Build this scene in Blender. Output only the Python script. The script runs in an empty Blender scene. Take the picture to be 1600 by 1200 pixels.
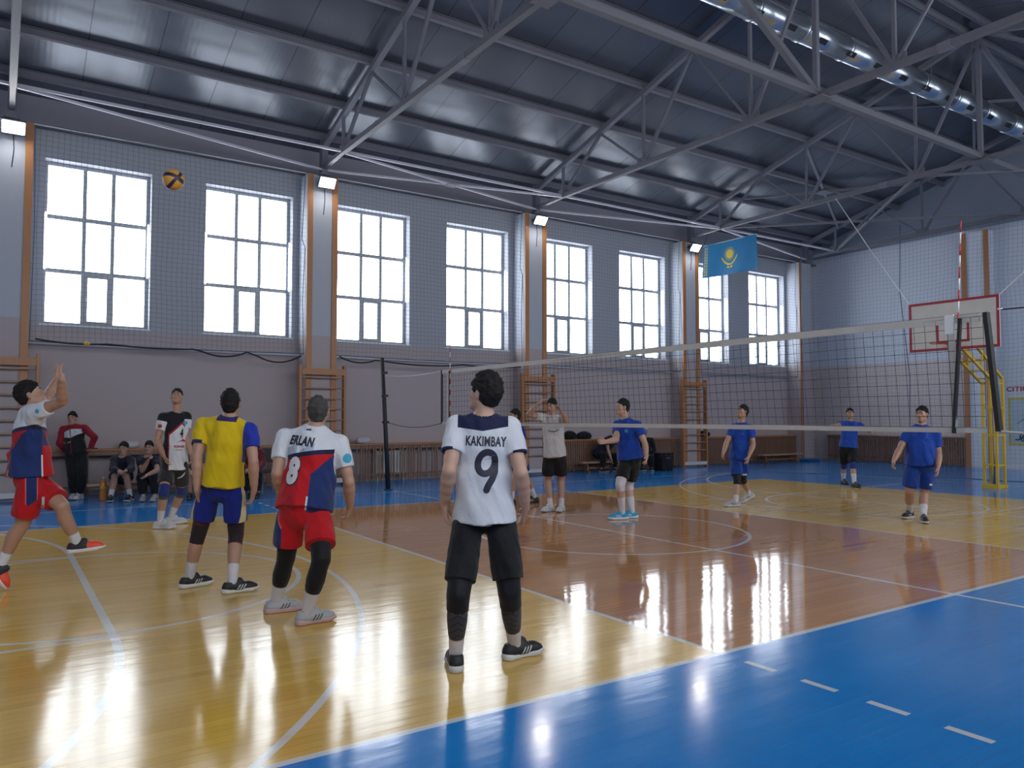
import bpy, bmesh, math, random
import numpy as np
from mathutils import Vector, Matrix
from mathutils.bvhtree import BVHTree
random.seed(7); rng = np.random.default_rng(5)
S = bpy.context.scene; COL = S.collection
# ---------------------------------------------------------------- camera, sky, exposure
cam_d = bpy.data.cameras.new('camera'); cam = bpy.data.objects.new('camera', cam_d); COL.objects.link(cam)
cam.location = (-6.956, -3.456, 1.537); cam.rotation_euler = (math.pi/2+0.0437, 0, -0.59095)
cam_d.sensor_width = 36; cam_d.lens = 36*1197.3/1600; cam_d.clip_start = .05; cam_d.clip_end = 300
S.camera = cam
S.view_settings.view_transform = 'Standard'; S.view_settings.look = 'None'
S.view_settings.gamma = 1; S.view_settings.use_curve_mapping = False
S.view_settings.exposure = 0.0
W = bpy.data.worlds.new('overcast_sky'); S.world = W; W.use_nodes = True
W.node_tree.nodes['Background'].inputs[0].default_value = (.95, .975, 1, 1)
W.node_tree.nodes['Background'].inputs[1].default_value = 8.0
def portal(x, y, z, w, h, ry):
    l = bpy.data.lights.new('window_portal', 'AREA'); l.shape = 'RECTANGLE'; l.size = w; l.size_y = h
    l.cycles.is_portal = True
    o = bpy.data.objects.new('window_portal', l); COL.objects.link(o); o.location = (x, y, z)
    o.rotation_euler = (math.pi/2, 0, ry); return o
WIN_X = [-12.3, -9.3] + [-6.3+3*i for i in range(8)]
WW, WZ0, WZ1 = 1.93, 3.37, 6.65
YN, YS, XE, XW, RID = 14.0, -4.5, 18.4, -13.0, 4.75
for wx in WIN_X:
    portal(wx+WW/2, YN+.42, (WZ0+WZ1)/2, WW, WZ1-WZ0, 0 if False else math.pi*0)      # light enters towards -y
    portal(wx+WW/2, YS-.42, (WZ0+WZ1)/2, WW, WZ1-WZ0, math.pi)
for o in [o for o in COL.objects if o.name.startswith('window_portal')]:
    # area lights shine along their local -Z
    d = Vector((0, -1, 0)) if o.location.y > 5 else Vector((0, 1, 0))
    o.rotation_euler = d.to_track_quat('-Z', 'Z').to_euler()
# ---------------------------------------------------------------- helpers
ORG = {}
def tag(o, label=None, cat=None, group=None, kind=None):
    if label: o['label'] = label
    if cat: o['category'] = cat
    if group: o['group'] = group
    if kind: o['kind'] = kind
    return o
def thing(name, loc, label, cat, group=None, kind=None):
    o = bpy.data.objects.new(name, None); COL.objects.link(o); o.location = loc; o.empty_display_size = .1
    ORG[o.name] = Vector(loc)
    return tag(o, label, cat, group, kind)
def link_mesh(name, me, mat, parent, org):
    if mat is not None:
        for m in (mat if isinstance(mat, (list, tuple)) else [mat]): me.materials.append(m)
    o = bpy.data.objects.new(name, me); COL.objects.link(o)
    ORG[o.name] = Vector(org)
    if parent: o.parent = parent
    else: o.location = org
    return o
class MB:
    """collects shapes in world coordinates; build() links them as one object"""
    def __init__(s): s.v = []; s.f = []; s.sm = []
    def add(s, vs, fs, smooth=False):
        n = len(s.v); s.v += [tuple(v) for v in vs]; s.f += [tuple(i+n for i in f) for f in fs]; s.sm += [smooth]*len(fs)
        return s
    def box(s, a, b):
        (x0, y0, z0), (x1, y1, z1) = a, b
        x0, x1 = min(x0, x1), max(x0, x1); y0, y1 = min(y0, y1), max(y0, y1); z0, z1 = min(z0, z1), max(z0, z1)
        vs = [(x, y, z) for x in (x0, x1) for y in (y0, y1) for z in (z0, z1)]
        return s.add(vs, [(0, 1, 3, 2), (4, 6, 7, 5), (0, 4, 5, 1), (2, 3, 7, 6), (0, 2, 6, 4), (1, 5, 7, 3)])
    def beam(s, a, b, w, h, up=(0, 0, 1)):
        a = Vector(a); b = Vector(b); d = (b-a).normalized(); u = Vector(up)
        if abs(d.dot(u)) > .98: u = Vector((1, 0, 0)) if abs(d.x) < .9 else Vector((0, 1, 0))
        r = d.cross(u).normalized(); u = r.cross(d)
        vs = [p+r*(w/2*i)+u*(h/2*j) for p in (a, b) for i in (-1, 1) for j in (-1, 1)]
        return s.add(vs, [(0, 1, 3, 2), (4, 6, 7, 5), (0, 4, 5, 1), (2, 3, 7, 6), (0, 2, 6, 4), (1, 5, 7, 3)])
    def tube(s, pts, r, n=8, cap=True):
        pts = [Vector(p) for p in pts]; rs = r if isinstance(r, (list, tuple)) else [r]*len(pts)
        vs = []; prev = None
        for i, p in enumerate(pts):
            d = (pts[min(i+1, len(pts)-1)]-pts[max(i-1, 0)]).normalized()
            if prev is None:
                u = Vector((0, 0, 1)) if abs(d.z) < .9 else Vector((1, 0, 0))
                prev = d.cross(u).normalized()
            prev = (prev-d*prev.dot(d)).normalized(); q = d.cross(prev)
            for k in range(n):
                a = 2*math.pi*k/n; vs.append(p+prev*(rs[i]*math.cos(a))+q*(rs[i]*math.sin(a)))
        fs = []
        for i in range(len(pts)-1):
            for k in range(n):
                k2 = (k+1) % n; fs.append((i*n+k, i*n+k2, (i+1)*n+k2, (i+1)*n+k))
        if cap: fs += [tuple(reversed(range(n))), tuple(range((len(pts)-1)*n, len(pts)*n))]
        return s.add(vs, fs, n > 6)
    def lathe(s, prof, c=(0, 0, 0), n=20, M=None):
        vs = []; c = Vector(c)
        for r, z in prof:
            for k in range(n):
                a = 2*math.pi*k/n; v = Vector((r*math.cos(a), r*math.sin(a), z))
                vs.append((M @ v if M else v)+c)
        fs = [(i*n+k, i*n+(k+1) % n, (i+1)*n+(k+1) % n, (i+1)*n+k) for i in range(len(prof)-1) for k in range(n)]
        return s.add(vs, fs, True)
    def poly(s, pts2, o, ux, uy, t=.004):
        """flat outline extruded by t along ux x uy"""
        o = Vector(o); ux = Vector(ux); uy = Vector(uy); nn = ux.cross(uy).normalized()*t; n = len(pts2)
        vs = [o+ux*x+uy*y for x, y in pts2]; vs += [v+nn for v in vs]
        fs = [tuple(reversed(range(n))), tuple(range(n, 2*n))]+[(i, (i+1) % n, (i+1) % n+n, i+n) for i in range(n)]
        return s.add(vs, fs)
    def build(s, name, mat, parent=None, org=None, bevel=0):
        o_ = ORG[parent.name] if parent else Vector(org if org is not None else (0, 0, 0))
        me = bpy.data.meshes.new(name)
        me.from_pydata([(v[0]-o_.x, v[1]-o_.y, v[2]-o_.z) for v in s.v], [], s.f)
        me.polygons.foreach_set('use_smooth', s.sm); me.update()
        ob = link_mesh(name, me, mat, parent, o_)
        if bevel:
            m = ob.modifiers.new('bevel', 'BEVEL'); m.width = bevel; m.segments = 2; m.limit_method = 'ANGLE'
        return ob
# ---- tiny node expression language
class X:
    nt = None
    def __init__(s, k): s.k = k
    @staticmethod
    def op(name, *a, clamp=False):
        n = X.nt.nodes.new('ShaderNodeMath'); n.operation = name; n.use_clamp = clamp
        for i, v in enumerate(a):
            if isinstance(v, X): X.nt.links.new(v.k, n.inputs[i])
            else: n.inputs[i].default_value = float(v)
        return X(n.outputs[0])
    def __add__(s, o): return X.op('ADD', s, o)
    __radd__ = __add__
    def __sub__(s, o): return X.op('SUBTRACT', s, o)
    def __rsub__(s, o): return X.op('SUBTRACT', o, s)
    def __mul__(s, o): return X.op('MULTIPLY', s, o)
    __rmul__ = __mul__
    def __truediv__(s, o): return X.op('DIVIDE', s, o)
    def __gt__(s, o): return X.op('GREATER_THAN', s, o)
    def __lt__(s, o): return X.op('LESS_THAN', s, o)
    def abs(s): return X.op('ABSOLUTE', s)
    def sqrt(s): return X.op('SQRT', s)
    def floor(s): return X.op('FLOOR', s)
    def fract(s): return X.op('FRACT', s)
    def sin(s): return X.op('SINE', s)
    def inv(s): return 1-s
def mx(a, *r):
    for b in r: a = X.op('MAXIMUM', a, b)
    return a
def mn(a, *r):
    for b in r: a = X.op('MINIMUM', a, b)
    return a
def btw(a, lo, hi): return (a > lo)*(a < hi)
def mixc(f, a, b):
    """colour a where f=0, b where f=1"""
    n = X.nt.nodes.new('ShaderNodeMix'); n.data_type = 'RGBA'
    if isinstance(f, X): X.nt.links.new(f.k, n.inputs[0])
    else: n.inputs[0].default_value = f
    for i, v in ((6, a), (7, b)):
        if isinstance(v, X): X.nt.links.new(v.k, n.inputs[i])
        else: n.inputs[i].default_value = (*v[:3], 1)
    return X(n.outputs[2])
def noise(vec, scale=5, detail=2, rough=.5):
    n = X.nt.nodes.new('ShaderNodeTexNoise'); n.inputs['Scale'].default_value = scale
    n.inputs['Detail'].default_value = detail; n.inputs['Roughness'].default_value = rough
    if vec is not None: X.nt.links.new(vec.k, n.inputs['Vector'])
    return X(n.outputs[0])
def combine(x, y, z):
    n = X.nt.nodes.new('ShaderNodeCombineXYZ')
    for i, v in enumerate((x, y, z)):
        if isinstance(v, X): X.nt.links.new(v.k, n.inputs[i])
        else: n.inputs[i].default_value = v
    return X(n.outputs[0])
def split(v):
    n = X.nt.nodes.new('ShaderNodeSeparateXYZ'); X.nt.links.new(v.k, n.inputs[0]); return [X(o) for o in n.outputs]
def coords(kind='Object'):
    n = X.nt.nodes.new('ShaderNodeTexCoord'); return X(n.outputs[kind])
def position():
    n = X.nt.nodes.new('ShaderNodeNewGeometry'); return X(n.outputs['Position'])
def attr(name):
    n = X.nt.nodes.new('ShaderNodeAttribute'); n.attribute_name = name; return X(n.outputs['Vector'])
def attrf(name):
    n = X.nt.nodes.new('ShaderNodeAttribute'); n.attribute_name = name; return X(n.outputs['Fac'])
def newmat(name):
    m = bpy.data.materials.new(name); m.use_nodes = True; X.nt = m.node_tree
    return m, m.node_tree.nodes['Principled BSDF']
def setin(b, name, v):
    if isinstance(v, X): X.nt.links.new(v.k, b.inputs[name])
    elif isinstance(v, (tuple, list)): b.inputs[name].default_value = (*v[:3], 1)
    else: b.inputs[name].default_value = v
def bump(b, h, strength=.3, dist=.01):
    n = X.nt.nodes.new('ShaderNodeBump'); n.inputs['Strength'].default_value = strength; n.inputs['Distance'].default_value = dist
    X.nt.links.new(h.k, n.inputs['Height']); X.nt.links.new(n.outputs[0], b.inputs['Normal'])
MATS = {}
def M(name, col, rough=.6, metal=0, var=.12, scale=6, bmp=0, bs=40, emit=0, spec=.5):
    if name in MATS: return MATS[name]
    m, b = newmat(name); c = coords(); f = noise(c, scale, 3)
    setin(b, 'Base Color', mixc(f, [x*(1-var) for x in col], [min(1, x*(1+var)) for x in col]))
    setin(b, 'Roughness', rough); setin(b, 'Metallic', metal); b.inputs['Specular IOR Level'].default_value = spec
    if bmp: bump(b, noise(c, bs, 3), bmp)
    if emit: setin(b, 'Emission Color', col); setin(b, 'Emission Strength', emit)
    MATS[name] = m; return m
def wood(name, c1, c2, rough=.45, ax=2, sc=14):
    if name in MATS: return MATS[name]
    m, b = newmat(name); p = split(coords())
    q = [p[i]*(sc if i != ax else sc*.07) for i in range(3)]
    f = noise(combine(*q), 1, 5, .65); g = noise(combine(*[p[i]*(60 if i != ax else 2) for i in range(3)]), 1, 2)
    setin(b, 'Base Color', mixc(f*.7+g*.3, c1, c2)); setin(b, 'Roughness', rough); bump(b, g, .1)
    MATS[name] = m; return m
# ---------------------------------------------------------------- materials of the hall
STEEL = M('painted_steel', (.165, .17, .21), .65, .0, .08, spec=.3)
STEEL2 = M('painted_steel_light', (.145, .15, .178), .65, 0, .06, spec=.3)
STEEL_LIT = M('window_lit_steel', (.45, .46, .52), .6, 0, .06, spec=.3)  # steel of the eave bars, with the window light put into its colour
CONDUIT = M('pale_enamel', (.55, .56, .6), .4)
WOODO = wood('orange_pine', (.32, .13, .05), (.46, .21, .085))
WOODR = wood('brown_slats', (.14, .065, .04), (.27, .14, .085), .5)
WOODB = wood('bar_wood', (.34, .20, .12), (.46, .29, .18), .4, 0)
WHITE = M('white_paint', (.72, .73, .75), .5)
PVC = M('window_frame_plastic', (.36, .39, .44), .4)
BLACK = M('black_rubber', (.015, .015, .018), .55)
CORD = M('dark_cord', (.012, .014, .02), .7)
NETC = M('blue_grey_cord', (.10, .13, .19), .8)
BANDW = M('grey_white_webbing', (.50, .49, .47), .7, bmp=.2)
YEL = M('yellow_enamel', (.62, .40, .03), .35)
REDP = M('dark_red_paint', (.30, .012, .025), .4)
def floor_mat():
    m, b = newmat('gym_floorboards'); p = position(); x, y, z = split(p)
    def line(d, w=.025): return d.abs() < w
    court = btw(x, -9, 9)*btw(y, 0, 9)
    mid = (x.abs() < 3)
    brd = (y/.075).floor()
    wn = X.nt.nodes.new('ShaderNodeTexWhiteNoise'); wn.noise_dimensions = '2D'
    off = X.nt.nodes.new('ShaderNodeTexWhiteNoise'); off.noise_dimensions = '1D'; X.nt.links.new(brd.k, off.inputs['W'])
    end = ((x+X(off.outputs[0])*7)/2.3)
    X.nt.links.new(combine(brd, end.floor(), 0.).k, wn.inputs['Vector']); tone = X(wn.outputs[0])
    grain = noise(combine(x*1.2, y*26., tone*9), 1, 4, .6)
    big = noise(p, .55, 4, .6)
    scuff = noise(combine(x*.8, y*2.2, 3.), 1.6, 6, .75)
    g = grain*.55+tone*.45
    yel = mixc(g, (.50, .29, .045), (.72, .46, .10)); org = mixc(g, (.40, .19, .08), (.54, .28, .13))
    worn = mixc(g, (.54, .37, .16), (.70, .50, .24))
    yel = mixc(X.op('MULTIPLY', (big-.42)*3.2, .55, clamp=True), yel, worn)
    wood_c = mixc(mid, yel, org)
    blue = mixc(scuff, (.004, .165, .50), (.008, .235, .66))
    c = mixc(court, blue, wood_c)
    dirt = btw(scuff, .72, .73)*.12
    c = mixc(dirt, c, (.12, .09, .06))
    gap = ((y/.075).fract()) < .035
    c = mixc(gap*.45, c, (.05, .035, .02))
    inx = x.abs() < 9.03; iny = btw(y, -.03, 9.03)
    L = [line(y)*inx, line(y-9)*inx, line(x.abs()-9)*iny,
         line(x.abs()-3)*btw(y, -.03, 9.03), line(x)*btw(y, -2.1, 11.4)]
    dash = btw((y*-1.)/.41-.5, 0, 4.05)*((((y*-1.)/.41-.5).fract()) < .54)
    dash2 = btw((y-9)/.41-.5, 0, 4.05)*((((y-9)/.41-.5).fract()) < .54)
    L += [line(x+3)*dash, line(x-3)*dash, line(x.abs()-3)*dash2]
    def circ(cx, cy, r, w=.025):
        dx = x-cx if not isinstance(cx, X) else x-cx; dy = y-cy
        return line((dx*dx+dy*dy).sqrt()-r, w)
    ax = x.abs(); dx = ax-10.47; dy = y-4.5
    L += [circ(0, 4.5, 1.8), line((dx*dx+dy*dy).sqrt()-6.33)*(ax < 10.47)]
    dx = ax-6.2; L += [line((dx*dx+dy*dy).sqrt()-1.8)]
    L += [line((y-4.5).abs()-1.87)*btw(ax, 6.2, 12.0), line(ax-6.2)*((y-4.5).abs() < 1.8)*0]
    L += [line(ax-6.24, .03)*((y-4.5).abs() < 1.9)]
    yy = (y-4.5).abs(); dx = ax-10.7; dy2 = yy-1.9
    L += [line((dx*dx+dy2*dy2).sqrt()-4.46, .03)*(yy > 1.9)*(ax < 10.7)]
    L += [line(y-11.1)*(ax < 12), line(ax-12)*btw(y, -2.1, 11.1), line(y+2.6)*(ax < 12)]
    lines = mx(*L)*(1-X.op('MULTIPLY', (scuff-.55)*4, .6, clamp=True))
    c = mixc(lines*.92, c, (.60, .62, .62))
    setin(b, 'Base Color', c)
    rg = noise(combine(x*.7, y*3., 1.), 2.2, 3)
    setin(b, 'Roughness', rg*.08+.10-mid*court*.082); b.inputs['Specular IOR Level'].default_value = .5
    und = noise(combine(x*2.0, y*9.0, 0.), 1, 2, .5)
    h = und*(.0010-mid*.00035)+tone*.00028+grain*.00010-gap*.0004
    bump(b, h, 1.0, 1.0)
    return m
def wall_mat(name, up, low, zc, top=None, ztop=7.15, white_y=None):
    m, b = newmat(name); p = position(); x, y, z = split(p)
    n = noise(p, .8, 4, .6); n2 = noise(p, 9, 3)
    f = z > zc
    c = mixc(f, mixc(n, [v*.93 for v in low], low), mixc(n, [v*.93 for v in up], up))
    if white_y is not None: c = mixc((y < white_y)*(z < zc), c, (.60, .66, .72))
    if top: c = mixc(z > ztop, c, top)
    setin(b, 'Base Color', c); setin(b, 'Roughness', .75); bump(b, n2*.5+n, .12, .02)
    return m
UP, LOW = (.37, .385, .435), (.42, .36, .37)
UP2, LOW2 = (.64, .69, .80), (.64, .57, .57)
WALLN = wall_mat('window_wall_paint', UP, LOW, 3.3, (.26, .26, .31), 7.2)
WALLE = wall_mat('end_wall_paint', UP2, LOW2, 3.4, (.25, .28, .36), 7.45, 7.7)
def roof_mat():
    m, b = newmat('glossy_roof_panel'); p = position(); x, y, z = split(p)
    n = noise(combine(x*.35, y*.35, 0.), 1.5, 3)
    wn = X.nt.nodes.new('ShaderNodeTexWhiteNoise'); wn.noise_dimensions = '1D'
    X.nt.links.new((x/1.15).floor().k, wn.inputs['W'])
    seam = (((x/1.15).fract()-.5).abs() > .492)
    c = mixc(n*.6+X(wn.outputs[0])*.4, (.098, .110, .142), (.140, .156, .195)); c = mixc(seam*.7, c, (.03, .03, .045))
    setin(b, 'Base Color', c); setin(b, 'Roughness', .20+n*.1); setin(b, 'Metallic', .3)
    rib = ((x*62.8).sin())*.5; dent = noise(combine(x*.9, y*.9, 0.), 1.0, 2)
    bump(b, rib*.00035+dent*.012+X(wn.outputs[0])*x.fract()*.0015-seam*.002, 1, 1)
    return m
ROOF = roof_mat()
FLOOR = floor_mat()
def struct(ob): ob['kind'] = 'structure'; return ob
# ---------------------------------------------------------------- shell
mb = MB().box((XW-.4, YS-.4, -.3), (XE+.4, YN+.4, 0)); struct(mb.build('floor', FLOOR, org=(0, 0, 0)))
def holed(name, y0, y1, mat, ztop):
    """wall between planes y0,y1 along x with the window openings"""
    mb = MB(); xs = [XW-.4]
    for wx in WIN_X: xs += [wx, wx+WW]
    xs += [XE+.4]
    mb.box((xs[0], y0, 0), (xs[-1], y1, WZ0)); mb.box((xs[0], y0, WZ1), (xs[-1], y1, ztop))
    for i in range(0, len(xs), 2): mb.box((xs[i], y0, WZ0), (xs[i+1], y1, WZ1))
    return struct(mb.build(name, mat, org=(0, y0, 0)))
ZE = 7.82
holed('wall_north', YN, YN+.4, WALLN, ZE); holed('wall_south', YS-.4, YS, WALLN, ZE)
def gable(name, x0, x1, mat):
    mb = MB(); zr = ZE+.285*(YN-RID)
    pr = [(YS, 0), (YN, 0), (YN, ZE), (RID, zr), (YS, ZE)]
    vs = [(x0, y, z) for y, z in pr]+[(x1, y, z) for y, z in pr]
    mb.add(vs, [(0, 1, 2, 3, 4), (9, 8, 7, 6, 5)]+[(i, (i+1) % 5, (i+1) % 5+5, i+5) for i in range(5)])
    return struct(mb.build(name, mat, org=(x0, 0, 0)))
gable('wall_east', XE, XE+.4, WALLE); gable('wall_west', XW-.4, XW, WALLE)
mb = MB(); zr = ZE+.285*(YN-RID); e = .4
for ya, za, yb, zb in ((YN+e, ZE-.285*e, RID, zr), (RID, zr, YS-e, ZE-.285*e)):
    mb.add([(XW-e, ya, za), (XE+e, ya, za), (XE+e, yb, zb), (XW-e, yb, zb)]+[(XW-e, ya, za+.12), (XE+e, ya, za+.12), (XE+e, yb, zb+.12), (XW-e, yb, zb+.12)],
           [(0, 1, 2, 3), (7, 6, 5, 4), (0, 4, 5, 1), (1, 5, 6, 2), (2, 6, 7, 3), (3, 7, 4, 0)])
struct(mb.build('ceiling', ROOF, org=(0, 0, 0)))
# skirting on the far wall, and blue base band
struct(MB().box((XE-.03, YS, 0), (XE, 8.3, .09)).build('baseboard_east', WHITE, org=(XE, 4, 0)))
# ---------------------------------------------------------------- windows
def glass_mat():
    m = bpy.data.materials.new('window_glass'); m.use_nodes = True; nt = m.node_tree; nt.nodes.clear(); X.nt = nt
    o = nt.nodes.new('ShaderNodeOutputMaterial'); t = nt.nodes.new('ShaderNodeBsdfTransparent'); g = nt.nodes.new('ShaderNodeBsdfGlossy')
    t.inputs[0].default_value = (.96, .98, 1, 1)
    g.inputs['Roughness'].default_value = .02; f = nt.nodes.new('ShaderNodeFresnel'); f.inputs[0].default_value = 1.45
    mxs = nt.nodes.new('ShaderNodeMixShader'); nz = noise(coords(), 3, 2)
    gb = nt.nodes.new('ShaderNodeNewGeometry'); nt.links.new((X(f.outputs[0])*(nz*.1+.9)*(1-X(gb.outputs['Backfacing']))).k, mxs.inputs[0])
    nt.links.new(t.outputs[0], mxs.inputs[1]); nt.links.new(g.outputs[0], mxs.inputs[2]); nt.links.new(mxs.outputs[0], o.inputs[0])
    return m
GLASS = glass_mat()
TUBE = M('tube_light_glow', (.93, .97, 1), .4, emit=8, var=.02)
def window(i, x0, side):
    yi = YN if side > 0 else YS
    y = lambda d: yi+side*d      # d = depth into the wall
    t = thing('window_%d' % (i+1), (x0+WW/2, yi, WZ0), kind='structure', label=None, cat=None)
    ca, cb = x0+.72, x0+1.24; ra, rb = WZ0+(WZ1-WZ0)*.335, WZ0+(WZ1-WZ0)*.665
    f = MB(); d0, d1 = .24, .31
    f.box((x0, y(d0), WZ0), (x0+.07, y(d1), WZ1)).box((x0+WW-.07, y(d0), WZ0), (x0+WW, y(d1), WZ1))
    f.box((x0+.07, y(d0), WZ0), (x0+WW-.07, y(d1), WZ0+.07)).box((x0+.07, y(d0), WZ1-.07), (x0+WW-.07, y(d1), WZ1))
    f.build('window_frame', PVC, t, bevel=.006)
    for c in (ca, cb): MB().box((c-.035, y(d0-.005), WZ0+.07), (c+.035, y(d1), WZ1-.07)).build('mullion', PVC, t)
    for r in (ra, rb): MB().box((x0+.07, y(d0-.008), r-.04), (x0+WW-.07, y(d1+.002), r+.04)).build('transom', PVC, t)
    sa = MB(); a0, a1, b0, b1 = ca+.035, cb-.035, WZ0+.07, ra-.04; w = .05; q0, q1 = d0-.015, d0+.05
    sa.box((a0, y(q0), b0), (a0+w, y(q1), b1)).box((a1-w, y(q0), b0), (a1, y(q1), b1)).box((a0+w, y(q0), b0), (a1-w, y(q1), b0+w)).box((a0+w, y(q0), b1-w), (a1-w, y(q1), b1))
    so = sa.build('opening_sash', PVC, t)
    MB().box((a0+.015, y(q0-.02), (b0+b1)/2-.05), (a0+.035, y(q0), (b0+b1)/2+.05)).build('handle', WHITE, so)
    xs = [x0+.07, ca-.035, ca+.035, cb-.035, cb+.035, x0+WW-.07]; zs = [WZ0+.07, ra-.04, ra+.04, rb-.04, rb+.04, WZ1-.07]
    for a in range(3):
        for c in range(3):
            MB().box((xs[2*a], y(.275), zs[2*c]), (xs[2*a+1], y(.281), zs[2*c+1])).build('pane', GLASS, t)
    MB().box((x0-.03, y(-.025), WZ0-.03), (x0+WW+.03, y(.24), WZ0+.0)).build('window_sill', WHITE, t)
WORD = ['first', 'second', 'third', 'fourth', 'fifth', 'sixth', 'seventh', 'eighth']
for i, wx in enumerate(WIN_X): window(i, wx, 1)
for i, wx in enumerate(WIN_X): window(10+i, wx, -1)
for i, wx in enumerate(WIN_X[2:]):
    for sd, xx in (('left', wx+.02), ('right', wx+WW-.06)):
        if sd == 'left' and i > 1: continue
        tl = thing('tube_light', (xx+.02, YN+.1, 4.45), 'white tube light standing in the %s reveal of the %s window from the left' % (sd, WORD[i]), 'lamp', 'tube lights in the window reveals')
        MB().box((xx, YN+.085, 4.45), (xx+.04, YN+.125, 5.6)).build('housing', WHITE, tl)
        MB().box((xx+.008, YN+.055, 4.47), (xx+.032, YN+.085, 5.58)).build('glowing_tube', TUBE, tl)
# ---------------------------------------------------------------- pilasters, strips
PX = [-12.85, -6.87, -.86, 5.16, 11.2, 17.1]
YP = 13.45
PILM = wall_mat('pilaster_paint', (.42, .45, .52), LOW, 3.4)
WP = ['', 'leftmost', 'second from the left', 'third from the left', 'fourth from the left', 'corner']
pil_name = {1: 'the leftmost pilaster', 2: 'the second pilaster from the left', 3: 'the third pilaster from the left', 4: 'the fourth pilaster, left of the flag', 5: 'the corner pilaster'}
for i, x in enumerate(PX):
    w = .36
    struct(MB().box((x-w, YP, 0), (x+w, YN, 7.1)).build('trim_%d' % (i+1), PILM, org=(x, YP, 0)))
    if i:
        for s, xx in (('left', x-w), ('right', x+w-.13)):
            if i == 5 and s == 'right': continue
            o = MB().box((xx, YP-.035, .0), (xx+.13, YP, 7.1)).build('wooden_strip', WOODO, org=(xx, YP, 0), bevel=.004)
            tag(o, 'tall orange wooden strip on the %s edge of %s' % (s, pil_name[i]), 'wood strip', 'wooden strips on the pilasters')
# far wall pilaster
struct(MB().box((XE-.3, 7.72, 0), (XE, 8.5, 7.3)).build('trim_7', wall_mat('end_pilaster_paint', UP2, (.60, .66, .72), .1), org=(XE, 8, 0)))
for s, yy in (('left', 8.38), ('right', 7.72)):
    o = MB().box((XE-.34, yy, 0), (XE-.3, yy+.14, 7.3)).build('wooden_strip', WOODO, org=(XE-.3, yy, 0))
    tag(o, 'dark wooden strip on the %s edge of the pilaster behind the basketball backboard' % s, 'wood strip', 'wooden strips on the pilasters')
# ---------------------------------------------------------------- floodlights
LED = M('led_glow', (1, .97, .93), .3, emit=90, var=.01); LED_FILL = M('led_glow_fill', (1, .98, .95), .3, emit=260, var=.01)  # second glow is stronger, for the added fill lamps behind the camera
for i in (1, 2, 3, 4):
    x = PX[i]+.03; z = 6.9
    t = thing('floodlight', (x, YP, z), 'bright white floodlight mounted at the top of %s' % pil_name[i], 'floodlight', 'floodlights on the pilasters')
    MB().beam((x-.14, YP, z+.02), (x-.14, YP-.16, z+.05), .02, .03).beam((x+.14, YP, z+.02), (x+.14, YP-.16, z+.05), .02, .03).build('bracket', BLACK, t)
    R = Matrix.Rotation(math.radians(40), 4, 'X'); c = Vector((x, YP-.2, z))
    def obx(a, b, mat, nm):
        mb = MB().box(a, b); mb.v = [tuple((R @ Vector(v))+c) for v in mb.v]; return mb.build(nm, mat, t)
    obx((-.19, -.02, -.13), (.19, .05, .13), STEEL2, 'housing')
    obx((-.17, -.03, -.11), (.17, -.021, .11), LED, 'lens')
    MB().tube([(x, YP-.012, z-.02), (x+.02, YP-.012, z-.35), (x-.01, YP-.012, z-.7)], .008, 5).build('cable', CORD, t)
# ---------------------------------------------------------------- wall bars
def wall_bars(i):
    x = PX[i]; w = .52; yf = YP-.15
    t = thing('wall_bars', (x, yf, 0), 'wooden wall bars ladder in front of %s' % pil_name[i], 'wall bars', 'wall bars along the window wall')
    for s in (-1, 1):
        MB().box((x+s*w-.03, yf-.02, .0), (x+s*w+.03, YP-.035, 2.72)).build('side_post', WOODO, t, bevel=.006)
    MB().box((x-w+.03, yf-.03, 2.5), (x+w-.03, yf+.0, 2.64)).build('top_board', WOODO, t)
    MB().box((x-w+.03, yf-.02, .06), (x+w-.03, yf+.01, .16)).build('bottom_board', CONDUIT, t)
    for k in range(9):
        z = 2.44-.24*k; MB().tube([(x-w+.02, yf+.02, z), (x+w-.02, yf+.02, z)], .02, 10).build('rung', WOODB, t)
for i in (1, 2, 3, 4): wall_bars(i)
# ---------------------------------------------------------------- radiator screens
def screen(x0, x1, style, label, y=13.62, along='x'):
    def P(a, d, z): return (a, y+d, z) if along == 'x' else (y+d, a, z)
    t = thing('radiator_screen', P((x0+x1)/2, 0, 0), label, 'radiator screen', 'slatted radiator screens')
    MB().box(P(x0, -.03, .88), P(x1, .37, .915)).build('top_shelf', WOODR if along != 'x' else WOODO, t, bevel=.004)
    MB().box(P(x0, 0, .79), P(x1, .03, .875)).box(P(x0, 0, .16), P(x1, .03, .2)).build('rail', WOODR, t)
    mb = MB(); a = x0+.04; r = random.Random(int(abs(x0)*10)); k = 0
    while a < x1-.06:
        if style == 'pairs':
            w = .085; step = .1 if k % 3 else .62
            if k % 3 == 0 and k: pass
        elif style == 'loose': w = .035; step = r.choice([.06, .075, .11, .16, .07])
        else: w = .045; step = .078
        if style == 'pairs': MB().box(P(a, -.018, .05), P(a+w, -.001, .872)).build('slat', WOODR, t)
        else: mb.box(P(a, -.018, .05+r.uniform(-.015, .015)), P(a+w, -.001, .872))
        a += step if style != 'pairs' else ([.11, .62][k % 2]); k += 1
    if mb.v: mb.build('slats', WOODR, t)
    return t
screen(-12.4, -7.3, 'pairs', 'slatted wooden screen left of the leftmost wall bars')
screen(-6.42, -1.3, 'pairs', 'brown radiator screen of wide paired boards behind the seated spectators')
screen(-.42, 4.7, 'loose', 'slatted radiator screen with gaps behind the black net post')
screen(5.6, 10.75, 'dense', 'dense slatted radiator screen with the black bags on its shelf')
screen(11.65, 16.7, 'dense', 'dense slatted radiator screen between the fourth pilaster and the corner')
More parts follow.
